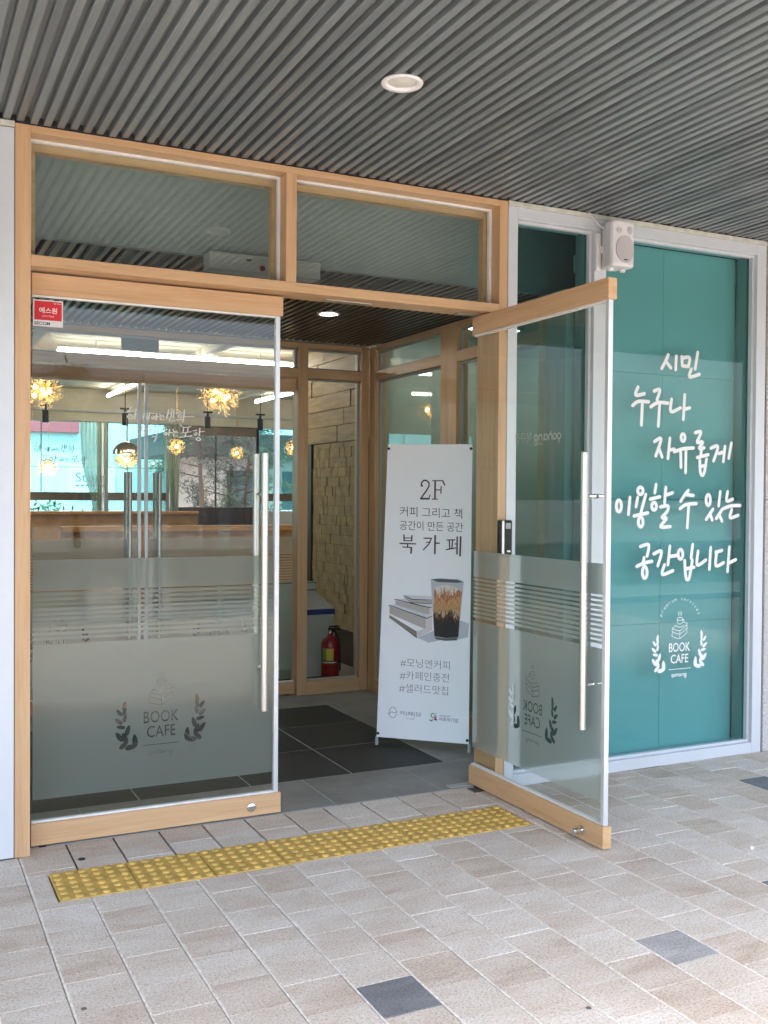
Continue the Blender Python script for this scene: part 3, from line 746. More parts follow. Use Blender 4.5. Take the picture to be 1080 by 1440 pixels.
def emM(x, z, n): return Vector((ec.x+x-ox, GYT-.0012+n, ec.z+z))
for stx in S_: add_stroke(mb, stx, .0034, emM, .1, False)
for i, lf in enumerate(LV_): add_poly(mb, lf, emM, -.0002*(i % 5))
for b_, bxx in TX_: add_text(mb, b_, bxx, emM, .01)
for stx in WM_: add_stroke(mb, stx, .0042, emM, .1, False)
txt = 'premium services'
for i, ch in enumerate(txt):
    if ch == ' ': continue
    ang = R_(154-128*i/(len(txt)-1)); rr = 291*K_; cx, cz = rr*math.cos(ang), (770-175-291)*K_*1.0+rr*math.sin(ang)
    vs, fs = text_mesh2d(ch, .030); 
    ro = ang-math.pi/2; o_ = len(mb.v)
    for x, y in vs: mb.v.append(tuple(emM(cx+x*math.cos(ro)-y*math.sin(ro), cz+x*math.sin(ro)+y*math.cos(ro), 0)))
    mb.f += [tuple(o_+k for k in f) for f in fs]; mb.mi += [0]*len(fs)
mk('emblem', mb, M_white, ww, 'white book and cup emblem between two laurel branches')

bd = thing('partition_board', 'white backing board of large panels standing behind the teal glass', 'board', (3.0, .16, 0))
for x0, x1 in ((.02, .56), (.562, 1.118)):
    for z0, z1 in ((.05, .78), (.782, 1.50), (1.502, 2.22), (2.222, 2.945)):
        bxp('board_panel', (x0, 0, z0), (x1, .02, z1), M_board, bd, .0015)
bxp('board_base', (.0, .021, .0), (1.10, .05, .3), M_grey, bd, 0)

# ---------------------------------------------------------------- loudspeaker
c = at(868, 345, Y=-.11)
spk = thing('loudspeaker', 'white wall mounted loudspeaker above the open door corner', 'loudspeaker', (3.015, -.004, 2.725))
mb = MB()      # plan outline, bowed front, swept back, slightly turned
pl = [(-.038, -.012), (-.062, -.075), (-.066, -.115), (-.060, -.132), (-.03, -.141), (.01, -.145), (.05, -.141), (.078, -.132), (.084, -.115), (.080, -.075), (.04, -.012)]
for z, k in ((.0, .9), (.006, .97), (.014, 1), (.226, 1), (.236, .97), (.243, .9)):
    for (x, y) in pl: mb.v.append(((x-.009)*k+.009, (y+.07)*k-.07, z+.004))
n = len(pl)
for i in range(5):
    for k in range(n): mb.f.append((i*n+k, i*n+(k+1) % n, (i+1)*n+(k+1) % n, (i+1)*n+k)); mb.mi.append(0)
mb.f += [tuple(range(n-1, -1, -1)), tuple(range(5*n, 6*n))]; mb.mi += [0, 0]
cab = part('cabinet', mb, M_wp, spk, bv=.004)
def disc(name, cx, cz, r, rz, mat, y):
    mb = MB(); o = []
    for k in range(32):
        a_ = 2*math.pi*k/32; o.append((cx+r*math.cos(a_), y+abs(cx-.01+r*math.cos(a_))**2*1.3, cz+rz*math.sin(a_)))
    o2 = [(cx+(p[0]-cx)*.5, y+abs(cx-.01+(p[0]-cx)*.5)**2*1.3, cz+(p[2]-cz)*.5) for p in o]
    mb.add(o+[(p[0], p[1]+.006, p[2]) for p in o]+o2+[(cx, y, cz)], [(k, (k+1) % 32, 32+(k+1) % 32, 32+k) for k in range(32)]+[(k, (k+1) % 32, 64+(k+1) % 32, 64+k) for k in range(32)]+[(64+k, 64+(k+1) % 32, 96) for k in range(32)]); return part(name, mb, mat, cab)
disc('woofer_grille', .012, .095, .058, .072, M_mesh, -.1475); disc('tweeter', -.028, .192, .015, .015, M_mesh, -.1465); disc('tweeter', .04, .197, .018, .02, M_mesh, -.1465)
mb = MB(); M = lambda x, z, n: Vector((x, -.1482+n, z)); add_poly(mb, [(.0, .036), (.026, .036), (.026, .042), (.0, .042)], M); mk('badge', mb, M_darkwood, cab)
part('wall_bracket', MB().box((-.075, -.012, .0), (-.045, .0018, .20)).box((-.06, -.03, .09), (-.03, -.0105, .13)), M_wp, spk, bv=.002)
for x in (-.03, .05): part('mount_knob', MB().lathe([(.0001, -.012), (.013, -.012), (.015, -.004), (.012, .006)], (x, -.075, .002), 14), M_wp, spk, smooth=True)
p1 = at(828, 303, Y=-.006); mb = MB(); 
mb.tube([(p1.x-3.015, -.004, p1.z-2.725+.02), (p1.x-3.015+.012, -.012, p1.z-2.725-.005), (-.075, -.03, .238), (-.05, -.04, .22)], .004, 6); part('cable', mb, M_wp, spk, smooth=True)

# ---------------------------------------------------------------- card reader on the right post
rd = thing('card_reader', 'black card reader with silver stripe on the right wooden post', 'card reader', (2.376, -.001, 1.21))
part('reader_body', MB().box((-.041, -.032, 0), (.036, -.0005, .18)), M_black, rd, bv=.008)
part('silver_stripe', MB().box((-.030, -.0345, .002), (-.015, -.030, .178)), M_chrome, rd, bv=.002)
part('display', MB().box((-.006, -.0340, .135), (.024, -.031, .165)), M_grey, rd, bv=.001); part('badge', MB().box((.002, -.0338, .016), (.022, -.031, .024)), M_steel, rd)

# ---------------------------------------------------------------- vestibule shell
VZ = 2.66
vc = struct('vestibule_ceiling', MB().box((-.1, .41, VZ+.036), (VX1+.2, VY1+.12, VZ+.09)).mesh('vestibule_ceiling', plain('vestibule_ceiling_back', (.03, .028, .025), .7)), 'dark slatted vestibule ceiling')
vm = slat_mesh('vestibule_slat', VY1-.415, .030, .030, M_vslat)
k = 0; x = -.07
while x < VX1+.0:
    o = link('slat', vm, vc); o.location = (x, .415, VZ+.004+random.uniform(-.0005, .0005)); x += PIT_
bk = struct('bulkhead', MB().box((-.1, .37, VZ), (2.44, .409, 3.32)).mesh('bulkhead', M_bulk), 'grey bulkhead panel above the vestibule ceiling')
part('dark_bulkhead', MB().box((2.4405, .37, VZ), (4.45, .409, 3.32)), plain('dark_panel', (.12, .13, .13), .4), bk)
part('bulkhead_top', MB().box((-.1, .1605, 3.032), (4.45, .3695, 3.06)), M_grey, bk)
vlw = thing('vestibule_side_wall', 'pale panel wall closing the left side of the vestibule', 'wall', (-.03, .35, 0))
for k in range(2): bxp('wall_panel', (-.07, .0+1.15*k, 0), (-.0, 1.147+1.15*k, VZ), M_wall, vlw, .003)
c = at(462, 441, Z=VZ); downlight((c.x, c.y, VZ-.002), .075, True, 'lit round downlight in the dark vestibule ceiling')
ac = thing('air_curtain', 'long grey air curtain box fixed above the entrance behind the transom glass', 'air curtain', (1.18, .33, 2.58))
bxp('casing', (-.285, -.06, .0), (.285, .0385, .085), M_grey, ac, .006)
for x in (-.10, .02, .1): part('slot', MB().box((x, -.0615, .055), (x+.022, -.059, .062)), M_black, ac)
part('indicator', MB().lathe([(.014, -.0595), (.014, -.062), (.0001, -.0625)], (-.02, 0, .012+.014), 16, 'y'), M_red, ac)

YB = 2.69
def frame_back():
    t = thing('inner_frame', 'maple frame at the vestibule back with a tall fixed pane', 'door frame', (0, YB, 0))
    B = lambda n, a, b, mt: bxp(n, a, b, mt, t)
    B('post', (2.288, 0, 0), (2.367, .12, VZ-.004), WZ); B('post', (2.806, 0, 0), (2.872, .12, VZ-.004), WZ); B('post', (-.098, 0, 0), (-.003, .12, VZ-.004), WZ)
    B('head_rail', (-.0028, .0003, VZ-.045), (2.2877, .12, VZ-.005), WX); B('head_rail', (2.3673, .0003, VZ-.045), (2.8057, .12, VZ-.005), WX)
    B('transom_rail', (-.0028, .0003, 2.392), (2.2877, .12, 2.462), WX); B('transom_rail', (2.3673, .0003, 2.392), (2.8057, .12, 2.462), WX)
    B('bottom_rail', (2.3673, .0003, .0), (2.8057, .12, .098), WX)
    for (x0, x1, z0, z1) in ((-.002, 2.287, 2.463, VZ-.046), (2.368, 2.805, 2.463, VZ-.046), (2.368, 2.805, .099, 2.391)):
        mb = MB().box((x0, .045, z0), (x1, .065, z0+.012)).box((x0, .045, z1-.012), (x1, .065, z1)).box((x0, .0452, z0+.0122), (x0+.012, .065, z1-.0122)).box((x1-.012, .0452, z0+.0122), (x1, .065, z1-.0122))
        part('glazing_gasket', mb, M_grey, t)
        part('fixed_pane', MB().box((x0+.002, .066, z0+.002), (x1-.002, .074, z1-.002)), M_glass_in, t)
    return t
frame_back()
il = door_leaf('inner_door', 'left inner glass door behind the vestibule with dark handwritten slogan', 1, True, slogan=M_brownvinyl); il.location = (.002, YB+.06, -.04); il.scale.x = 1.011
ir = door_leaf('inner_door', 'right inner glass door behind the vestibule with round white wordmark', -1, True, wm_mat=M_white); ir.location = (2.284, YB+.06, -.04); ir.scale.x = 1.016
for o in (il, ir):
    o.location.z = 0; o['group'] = 'inner glass doors'; o.scale = (o.scale.x, 1, .975)

def frame_right():
    t = thing('side_frame', 'maple framed glass partition on the right side of the vestibule', 'partition', (VX1, 0, 0))
    B = lambda n, a, b, mt: bxp(n, a, b, mt, t)
    B('post', (0, 2.576, 0), (.09, YB-.002, VZ-.004), WZ); B('post', (0, 1.352, 0), (.09, 1.567, VZ-.004), WZ); B('post', (0, .345, 0), (.09, .42, VZ-.004), WZ)
    for y0, y1 in ((1.5673, 2.5757), (.4203, 1.3517)):
        B('head_rail', (.0003, y0, VZ-.045), (.09, y1, VZ-.005), WY); B('transom_rail', (.0003, y0, 2.392), (.09, y1, 2.462), WY); B('bottom_rail', (.0003, y0, 0), (.09, y1, .098), WY)
        for z0, z1 in ((2.463, VZ-.046), (.099, 2.391)):
            mb = MB().box((.03, y0+.0005, z0), (.05, y1-.0005, z0+.012)).box((.03, y0+.0005, z1-.012), (.05, y1-.0005, z1)).box((.0303, y0+.0005, z0+.0122), (.05, y0+.013, z1-.0122)).box((.0303, y1-.013, z0+.0122), (.05, y1-.0005, z1-.0122))
            part('glazing_gasket', mb, M_grey, t)
            part('side_pane', MB().box((.052, y0+.002, z0+.002), (.060, y1-.002, z1-.002)), M_glass_side, t)
    bxp('end_panel', (.0, .162, 0), (.09, .3445, VZ-.004), M_grey, t)
frame_right()
# room right of the vestibule
rr_ = thing('side_room_wall', 'pale plaster walls of the small room right of the vestibule', 'wall', (4.15, .4, 0))
bxp('wall_panel', (.05, -.2, 0), (.15, 4.6, 3.0), M_wall, rr_, 0)
bxp('wall_panel', (-1.18, 2.30, 0), (.0485, 2.42, 2.795), plain('pale_green_wall', (.48, .55, .49), .7, var=.06), rr_, 0)
src = struct('side_room_ceiling', MB().box((VX1+.201, .17, 2.80), (4.4, 3.2, 2.9)).mesh('side_room_ceiling', M_wall), 'white ceiling of the side room')
srf = struct('side_room_floor', MB().box((VX1+.062, .17, -.088), (4.4, 5.0, -.003)).mesh('side_room_floor', M_granite), 'grey floor of the side room')
for y in (1.2, 2.2):
    t = thing('panel_light', 'lit rectangular ceiling light in the side room, %s one' % ('nearer' if y < 2 else 'farther'), 'ceiling light', (3.6, y, 2.798))
    bxp('frame', (-.32, -.085, -.012), (.32, .085, .0015), M_wp, t); part('diffuser', MB().box((-.29, -.06, -.016), (.29, .06, -.0125)), M_panel, t)

# ---------------------------------------------------------------- banner stand
BL, BR = Vector((2.186, 1.092, .05)), Vector((2.601, .702, .05))
_bu = (BR-BL).normalized(); _nb = Vector((-_bu.y, _bu.x, 0))
TL, TR = BL+_nb*.194+Vector((0, 0, 1.779)), BR+_nb*.039+Vector((0, 0, 1.768))
BN = -_nb
def homog(src, dst):
    A = []
    for (x, y), (u, v) in zip(src, dst):
        A.append([x, y, 1, 0, 0, 0, -u*x, -u*y, u]); A.append([0, 0, 0, x, y, 1, -v*x, -v*y, v])
    n = 8
    for i in range(n):
        p = max(range(i, n), key=lambda r: abs(A[r][i])); A[i], A[p] = A[p], A[i]
        for r in range(n):
            if r != i:
                f = A[r][i]/A[i][i]; A[r] = [a-f*b for a, b in zip(A[r], A[i])]
    h = [A[i][8]/A[i][i] for i in range(n)]+[1]
    return lambda x, y: ((h[0]*x+h[1]*y+h[2])/(h[6]*x+h[7]*y+h[8]), (h[3]*x+h[4]*y+h[5])/(h[6]*x+h[7]*y+h[8]))
HB = homog([(529.5, 1036), (659, 1046.5), (664.5, 624.5), (545.5, 625)], [(0, 0), (1, 0), (1, 1), (0, 1)])
def bpos(u, v, n=0.0):
    s_ = .013*math.sin(u*math.pi)*math.sin(v*math.pi)+.003*math.sin(v*9)*math.sin(u*4)
    return (BL*(1-u)+BR*u)*(1-v)+(TL*(1-u)+TR*u)*v + BN*(n-s_)
bn = thing('banner_stand', 'white upright roll banner advertising the second floor book cafe with iced coffee', 'banner', (2.47, .97, 0))
bo = Vector((2.47, .97, 0))
mb = MB(); nu, nv = 12, 30
for sgn in (0, 1):
    for j in range(nv+1):
        for i in range(nu+1): mb.v.append(tuple(bpos(i/nu, j/nv, -.0012*sgn)-bo))
for j in range(nv):
    for i in range(nu):
        a_ = j*(nu+1)+i; mb.f.append((a_, a_+1, a_+nu+2, a_+nu+1)); mb.mi.append(0)
        a2 = a_+(nu+1)*(nv+1); mb.f.append((a2+nu+1, a2+nu+2, a2+1, a2)); mb.mi.append(0)
cl = mk('cloth', mb, M_banner, bn); smooth_by_angle(cl.data)
def pxM(px, py, n=0): u, v = HB(px, py); return bpos(u, v, n)-bo
def bart(name, mat, strokes=(), polys=(), texts=(), wd=.004, lift=.0015, label=None, flat=.1):
    """strokes and polys in photo pixels on the banner; texts as (string, px box)"""
    mb = MB()
    for stx in strokes:
        w_ = wd
        if isinstance(stx, tuple): stx, w_ = stx
        add_stroke(mb, stx, w_*520, lambda x, y, n: pxM(x, y, lift+.0003), flat, True) if False else ribbon_px(mb, stx, w_, lift)
    for i, pl_ in enumerate(polys): add_poly_dense(mb, pl_, lambda x, y, n: pxM(x, y, lift+.00005*i))
    for body, bx_, th in texts:
        vs, fs = text_mesh2d(body, 1.0, th*.45); vs = fit(vs, 0, 1, 0, 1); o_ = len(mb.v)
        (xa, ya), (xb, yb), h_ = bx_       # bottom-left px, bottom-right px, height px
        for x, y in vs: mb.v.append(tuple(pxM(xa+(xb-xa)*x, ya+(yb-ya)*x-h_*y, lift)))
        mb.f += [tuple(o_+k for k in f) for f in fs]; mb.mi += [0]*len(fs)
    return mk(name, mb, mat, cl, label)
RCNT = [0]
def ribbon_px(mb, pts, wpx, lift):
    """flat ribbon in pixel space, each slightly higher than the last so none share a plane"""
    P = [Vector(p) for p in pts]
    for a, b in zip(P[:-1], P[1:]):
        d = (b-a); L = d.length
        if L < 1e-6: continue
        d /= L; n = Vector((-d.y, d.x))*wpx/2; e = d*wpx*.3; RCNT[0] += 1; lf = lift+.00002*(RCNT[0] % 40)
        o = len(mb.v)
        for q in (a-e+n, a-e-n, b+e-n, b+e+n): mb.v.append(tuple(pxM(q.x, q.y, lf)))
        mb.f.append((o, o+1, o+2, o+3)); mb.mi.append(0)
z8 = lambda x, y: (540+x/8.308, 640+y/8.308)
def T8(*p): return [z8(*q) for q in p]
bart('headline_lettering', M_ink, strokes=[(T8((442,330),(440,300),(465,270),(500,268),(530,295),(528,335),(500,380),(432,470)), 1.9), (T8((430,472),(530,472)), 2.3), (T8((530,470),(540,428)), 1.3), (T8((440,322),(450,330)), 2.6),
     (T8((602,275),(598,475)), 2.4), (T8((570,270),(690,270)), 1.3), (T8((690,270),(713,318)), 1.9), (T8((605,372),(670,372)), 1.3), (T8((672,335),(668,410)), 1.6), (T8((565,475),(630,475)), 1.3)],
     label='large 2F heading')
_cl = [(T8((235,885),(238,945)), 1.9), (T8((328,890),(326,948)), 1.9), (T8((236,918),(326,918)), 1.2), (T8((236,950),(326,950)), 1.4), (T8((188,982),(372,984)), 1.7), (T8((280,985),(278,1022)), 1.8), (T8((222,1022),(326,1026)), 1.5), (T8((322,1026),(318,1092)), 2.2),
     (T8((468,918),(560,916)), 1.5), (T8((556,916),(525,985),(462,1050)), 1.7), (T8((495,965),(545,960)), 1.3), (T8((600,885),(596,1092)), 2.4), (T8((600,972),(650,970)), 1.8),
     (T8((735,932),(830,928)), 1.4), (T8((765,935),(770,1025)), 1.7), (T8((803,932),(795,1025)), 1.7), (T8((728,1042),(840,1020)), 1.5), (T8((830,975),(855,975)), 1.3), (T8((858,895),(854,1090)), 2.0), (T8((898,892),(890,1110)), 2.3)]
for _g in (_cl[:8], _cl[8:13], _cl[13:]): bart('cafe_lettering', M_ink, strokes=_g)
for _t in [('커피 그리고 책', (z8(190, 672), z8(915, 690), 13.4), -.012), ('공간이 만든 공간', (z8(186, 826), z8(925, 838), 12.6), -.012)]: bart('subtitle_lettering', M_ink, texts=[_t])
z7 = lambda x, y: (530+x/7.714, 900+y/7.714)
bart('hashtag_lettering', M_ink2, texts=[('#모닝엔커피', (z7(256, 250), z7(790, 276), 12.6), -.024), ('#카페인충전', (z7(250, 392), z7(782, 420), 12.8), -.024), ('#샐러드맛집', (z7(242, 536), z7(772, 566), 12.8), -.024)])
for _t in [('카|페|담', (z7(246, 806), z7(482, 824), 7.2), 0.0), ('스내꿀', (z7(316, 846), z7(404, 852), 2.2), 0.0), ('사회적기업', (z7(672, 862), z7(880, 882), 6.2), .01)]: bart('logo_lettering', M_ink2, texts=[_t])
bart('egg_logo', M_ink2, strokes=[([z7(x, y) for x, y in ell(174, 770, 40, 62, 14)], .6), (T8(), .6), ([z7(130, 782), z7(160, 760), z7(190, 775), z7(214, 762)], .6), ([z7(110, 782), z7(140, 782)], .5), ([z7(680, 802), z7(795, 806)], .7)])
bart('emblem_green', M_green, strokes=[([z7(x, y) for x, y in ell(606, 800, 18, 26, 10, 60, 330)], 1.2), ([z7(574, 852), z7(590, 862), z7(604, 850)], 1.8)])
bart('emblem_red', M_red, strokes=[([z7(625, 815), z7(640, 830), z7(625, 845), z7(650, 850)], 1.8), ([z7(628, 800), z7(645, 805)], 1.2), ([z7(640, 780), z7(648, 774)], .8)])
# printed picture: books and iced coffee
z6 = lambda x, y: (530+x/7.714, 780+y/7.714)
def poly6(*p): return [z6(*q) for q in p]
def pic(name, col, polys, lift, rough=.45):
    mt = plain(name, col, rough, var=.06)
    for p in polys: bart(name, mt, polys=[poly6(*p)], lift=lift)
pic('print_shadow', (.50, .53, .58), [[(440,850),(640,760),(700,870),(560,905)], [(880,640),(1000,680),(990,830),(880,860)]], .0011)
pic('print_page', (.47, .43, .40), [[(205,445),(575,515),(565,595),(205,500)], [(140,510),(535,635),(525,755),(140,590)], [(300,395),(385,435),(600,440),(600,470),(380,465),(300,420)]], .0022)
pic('print_cover', (.62, .64, .68), [[(195,430),(300,425),(380,470),(600,475),(590,515)], [(135,495),(200,490),(570,598),(600,602),(545,632)], [(290,388),(600,392),(600,432),(385,428)]], .0030)
pic('print_brown', (.24, .21, .17), [[(140,605),(430,780),(435,850),(135,635)]], .0018)
pic('print_spine', (.66, .64, .62), [[(570,520),(600,505),(600,595),(565,598)], [(540,640),(605,605),(600,715),(525,755)], [(430,780),(600,715),(600,760),(440,850)]], .0034)
pic('print_edge', (.05, .05, .06), [[(195,428),(575,512),(600,505),(600,511),(575,520),(195,437)], [(132,494),(545,630),(602,602),(602,609),(545,640),(132,503)], [(290,385),(385,426),(600,430),(600,437),(383,435),(290,394)], [(135,632),(435,845),(440,853),(430,853)], [(300,418),(380,463),(600,468),(600,474),(378,470)]], .0038)
pic('print_glass', (.50, .53, .56), [[(588,205),(945,225),(880,868),(740,878),(622,850)]], .0044)
pic('print_rim', (.10, .11, .11), [[(592,208),(680,198),(880,205),(945,228),(870,240),(660,236)], [(625,835),(720,850),(875,838),(868,868),(740,878),(640,862)]], .0049)
mt, nt, b_, o_ = new_mat('print_drink'); L_ = nt.links.new; b_.inputs['Roughness'].default_value = .45
zb, zt = pxM(600, 780+845/7.714).z, pxM(600, 780+262/7.714).z
tc = N(nt, 'ShaderNodeTexCoord'); sx = N(nt, 'ShaderNodeSeparateXYZ'); L_(tc.outputs['Object'], sx.inputs[0])
mr = N(nt, 'ShaderNodeMapRange', i_1=zb, i_2=zt); L_(sx.outputs[2], mr.inputs[0])
mp = N(nt, 'ShaderNodeMapping'); mp.inputs['Scale'].default_value = (38, 38, 15); L_(tc.outputs['Object'], mp.inputs[0])
nz = N(nt, 'ShaderNodeTexNoise', i_Scale=1.0, i_Detail=5.0, i_Roughness=.6, i_Distortion=1.6); L_(mp.outputs[0], nz.inputs[0])
ma = N(nt, 'ShaderNodeMath', operation='MULTIPLY_ADD', i_1=.75, i_2=-.375); L_(nz.outputs[0], ma.inputs[0])
ad = N(nt, 'ShaderNodeMath', operation='ADD'); L_(mr.outputs[0], ad.inputs[0]); L_(ma.outputs[0], ad.inputs[1])
rp = ramp(nt, ad.outputs[0], [(.34, (.016, .013, .012)), (.44, (.12, .05, .02)), (.52, (.58, .40, .22)), (.60, (.45, .20, .06)), (.70, (.60, .36, .16)), (.78, (.34, .07, .03)), (.86, (.55, .33, .17)), (.95, (.70, .66, .62))]); L_(rp.outputs[0], b_.inputs['Base Color'])
bart('print_drink', mt, polys=[poly6((628,290),(690,278),(760,266),(860,285),(925,328),(905,560),(885,835),(740,846),(625,828),(612,560))], lift=.0054)
# stand: cross poles, feet, corner clips
ctr = (BL+BR+TL+TR)/4 - BN*.09
mb = MB()
for c_ in (TL, TR): mb.tube([ctr-bo, c_-BN*.004-bo], [.007, .004], 8)
for c_ in (BL, BR): mb.tube([ctr-bo, Vector((c_.x, c_.y, .012))-BN*.004-bo], [.007, .006], 8)
mb.tube([ctr-bo, Vector((ctr.x, ctr.y, .008))-BN*.34-bo], [.007, .006], 8)
part('cross_pole', mb, M_black, bn, smooth=True)
for c_ in (BL, BR): part('foot', MB().tube([Vector((c_.x, c_.y, .002))-BN*.004-bo, Vector((c_.x, c_.y, .05))-BN*.004-bo], [.011, .009], 10), M_grey, bn)
for (u, v) in ((.015, .985), (.985, .985), (.015, .012), (.985, .012)):
    q = bpos(u, v, .004)-bo; mb = MB().tube([q-BN*.008, q+BN*.004], [.010, .007], 10); part('corner_clip', mb, M_rubber, bn)

# ---------------------------------------------------------------- cafe behind the vestibule
CFX0, CFX1, CFY0, CFY1, CFZ = -2.2, 7.0, YB+.13, 9.5, 2.92
cf = struct('cafe_floor', MB().box((CFX0, CFY0, -.088), (CFX1, CFY1+.2, -.001)).mesh('cafe_floor', M_granite), 'grey cafe floor')
cc = struct('cafe_ceiling', MB().box((CFX0, YB+.125, CFZ), (CFX1, CFY1+.3, CFZ+.1)).mesh('cafe_ceiling', M_ceil), 'beige panelled cafe ceiling')
for k in range(8):
    y = 3.4+.8*k; bxp('ceiling_panel', (CFX0+.05, y, CFZ-.015), (CFX1-.05, y+.785, CFZ-.0005), M_ceil, cc, .002)
for x in (.6, 2.2, 3.8, 5.4): bxp('ceiling_beam', (x, 3.3, CFZ-.09), (x+.1, CFY1-.01, CFZ-.0155), M_ceil, cc, .004)
cw = thing('cafe_wall', 'painted side and header walls of the cafe', 'wall', (0, 0, 0))
bxp('side_wall', (CFX0-.12, CFY0, 0), (CFX0-.001, CFY1+.2, 3.0), M_wall, cw, 0); bxp('side_wall', (CFX1+.001, 3.0, 0), (CFX1+.12, CFY1+.2, 3.0), M_wall, cw, 0)
bxp('front_wall', (CFX0, CFY0-.12, 0), (-.102, CFY0-.01, 3.0), M_wall, cw, 0)
bxp('header_wall', (CFX0, CFY1-.02, 2.475), (CFX1, CFY1+.18, CFZ-.0005), M_ceil, cw, .003); bxp('header_trim', (CFX0, CFY1-.05, 2.60), (CFX1, CFY1-.0205, 2.63), M_grey, cw, .003)
bxp('door_head_wall', (-.1, YB+.002, VZ+.005), (2.87, YB+.12, CFZ-.001), M_wall, cw, 0)
bxp('sill_wall', (CFX0, CFY1-.01, 0), (3.05, CFY1+.18, 1.275), M_wall, cw, .003); bxp('sill_wall', (4.34, CFY1-.01, 0), (CFX1, CFY1+.18, 1.275), M_wall, cw, .003); bxp('sill_wall', (3.0503, CFY1-.006, 0), (4.3397, CFY1+.18, 1.33), M_darkwood, cw, .003)
WINX = [(-2.1, -.2, M_cyan), (-.1, 2.06, M_cyan), (2.19, 2.98, M_cyan), (3.10, 4.29, M_glass_in), (4.34, 6.9, M_cyan)]
lab = ['far left teal filmed cafe window beyond the column', 'wide cyan filmed cafe window behind the curtain', 'narrow cyan filmed cafe window behind the inner door handles', 'clear cafe window showing pine trees', 'cyan filmed cafe window behind the bookshelf']
for (x0, x1, mt), l_ in zip(WINX, lab):
    t = thing('cafe_window', l_, 'window', (x0, CFY1, 1.28), 'cafe windows'); W_ = x1-x0; zt = 1.195
    dk = mt is M_glass_in; fm_ = M_darkwood if dk else M_grey
    mb = MB().box((-.045, .03, -.004), (.0, .12, zt)).box((W_, .03, -.004), (W_+.045, .12, zt)); part('jamb', mb, fm_, t, bv=.003)
    if not dk:
        bxp('rail', (.001, .03, .14), (W_-.001, .12, .25), M_counter if False else plain('rail_wood', (.16, .12, .07), .6), t, .003)
        part('lower_pane', MB().box((.001, .06, .0), (W_-.001, .068, .139)), mt, t); part('pane', MB().box((.001, .06, .251), (W_-.001, .068, zt-.002)), mt, t)
        for fx in (.33, .66): bxp('glazing_bar', (W_*fx-.008, .05, .252), (W_*fx+.008, .0595, zt-.003), M_grey, t, .001)
    else:
        part('pane', MB().box((.001, .06, .052), (W_-.001, .068, zt-.13)), mt, t); bxp('head_board', (.001, .02, zt-.128), (W_-.001, .10, zt+.0), M_darkwood if False else plain('head_brown', (.17, .11, .07), .6), t, .003)
        bxp('glazing_bar', (W_*.5-.012, .05, .054), (W_*.5+.012, .0595, zt-.131), M_darkwood, t, .001)
# curtain gathered at the window
def curtain(label, x0, x1, y, z0, z1):
    t = thing('curtain', label, 'curtain', (x0, y, z0)); mb = MB(); n = 40; m_ = 14
    for j in range(m_+1):
        v = j/m_; pinch = 1-.62*math.exp(-((v-.12)/.35)**2)
        for i in range(n+1):
            u = i/n; mb.v.append(((x1-x0)*(.78+(u-.78)*pinch), .03*math.sin(u*44), v*(z1-z0)))
    for j in range(m_):
        for i in range(n): a_ = j*(n+1)+i; mb.f.append((a_, a_+1, a_+n+2, a_+n+1)); mb.mi.append(0)
    o = mk('cloth', mb, M_curtain, t); smooth_by_angle(o.data); o.modifiers.new('solid', 'SOLIDIFY').thickness = .004
    part('curtain_rail', MB().tube([(-.1, 0, z1-z0+.005), (x1-x0+.1, 0, z1-z0+.005)], .012, 8), M_grey, t); return t
curtain('sheer pale green curtain tied beside the left cafe window post', 1.80, 2.14, 9.38, 1.10, 2.47)
curtain('sheer pale curtain hanging beside the clear pine window', 2.92, 3.14, 9.38, 1.10, 2.47)
# linear lights
def linear(a, b, label):
    a, b = Vector(a), Vector(b); c_ = (a+b)/2; t = thing('linear_light', label, 'ceiling light', tuple(c_), 'cafe linear lights'); d = (b-a)/2
    mb = MB().tube([-d, d], .017, 10); part('tube', mb, M_tube, t, smooth=True)
    n = Vector((0, 0, .03)); mb = MB().tube([-d+n, d+n], .015, 6); part('housing', mb, M_wp, t)
    for s_ in (-.7, .7): part('suspension_wire', MB().tube([d*s_+n, Vector((d.x*s_, d.y*s_, CFZ-.015-c_.z))], .003, 5), M_grey, t)
linear((.89, 5.05, 2.8), (3.14, 5.05, 2.8), 'long lit linear light hanging across the cafe nearest the inner doors')
linear((2.12, 7.35, 2.8), (2.12, 9.2, 2.8), 'short lit linear light running away from the viewer')
linear((4.1, 6.8, 2.8), (4.1, 9.0, 2.8), 'lit linear light deep in the cafe by the right jamb')
linear((-1.5, 6.9, 2.8), (.4, 6.9, 2.8), 'added linear light in the unseen left part of the cafe')  # out of view, added for more light inside the cafe
hp = at(197, 480, Y=4.3); t = thing('hanging_sign', 'blank blue grey panel hanging under the cafe ceiling near the linear light', 'sign', tuple(hp))
bxp('panel', (-.16, -.012, -.085), (.16, .012, .085), plain('blue_grey_panel', (.20, .27, .28), .5), t, .004)
for x in (-.12, .12): part('wire', MB().tube([(x, 0, .085), (x, 0, CFZ-.015-hp.z)], .003, 5), M_grey, t)
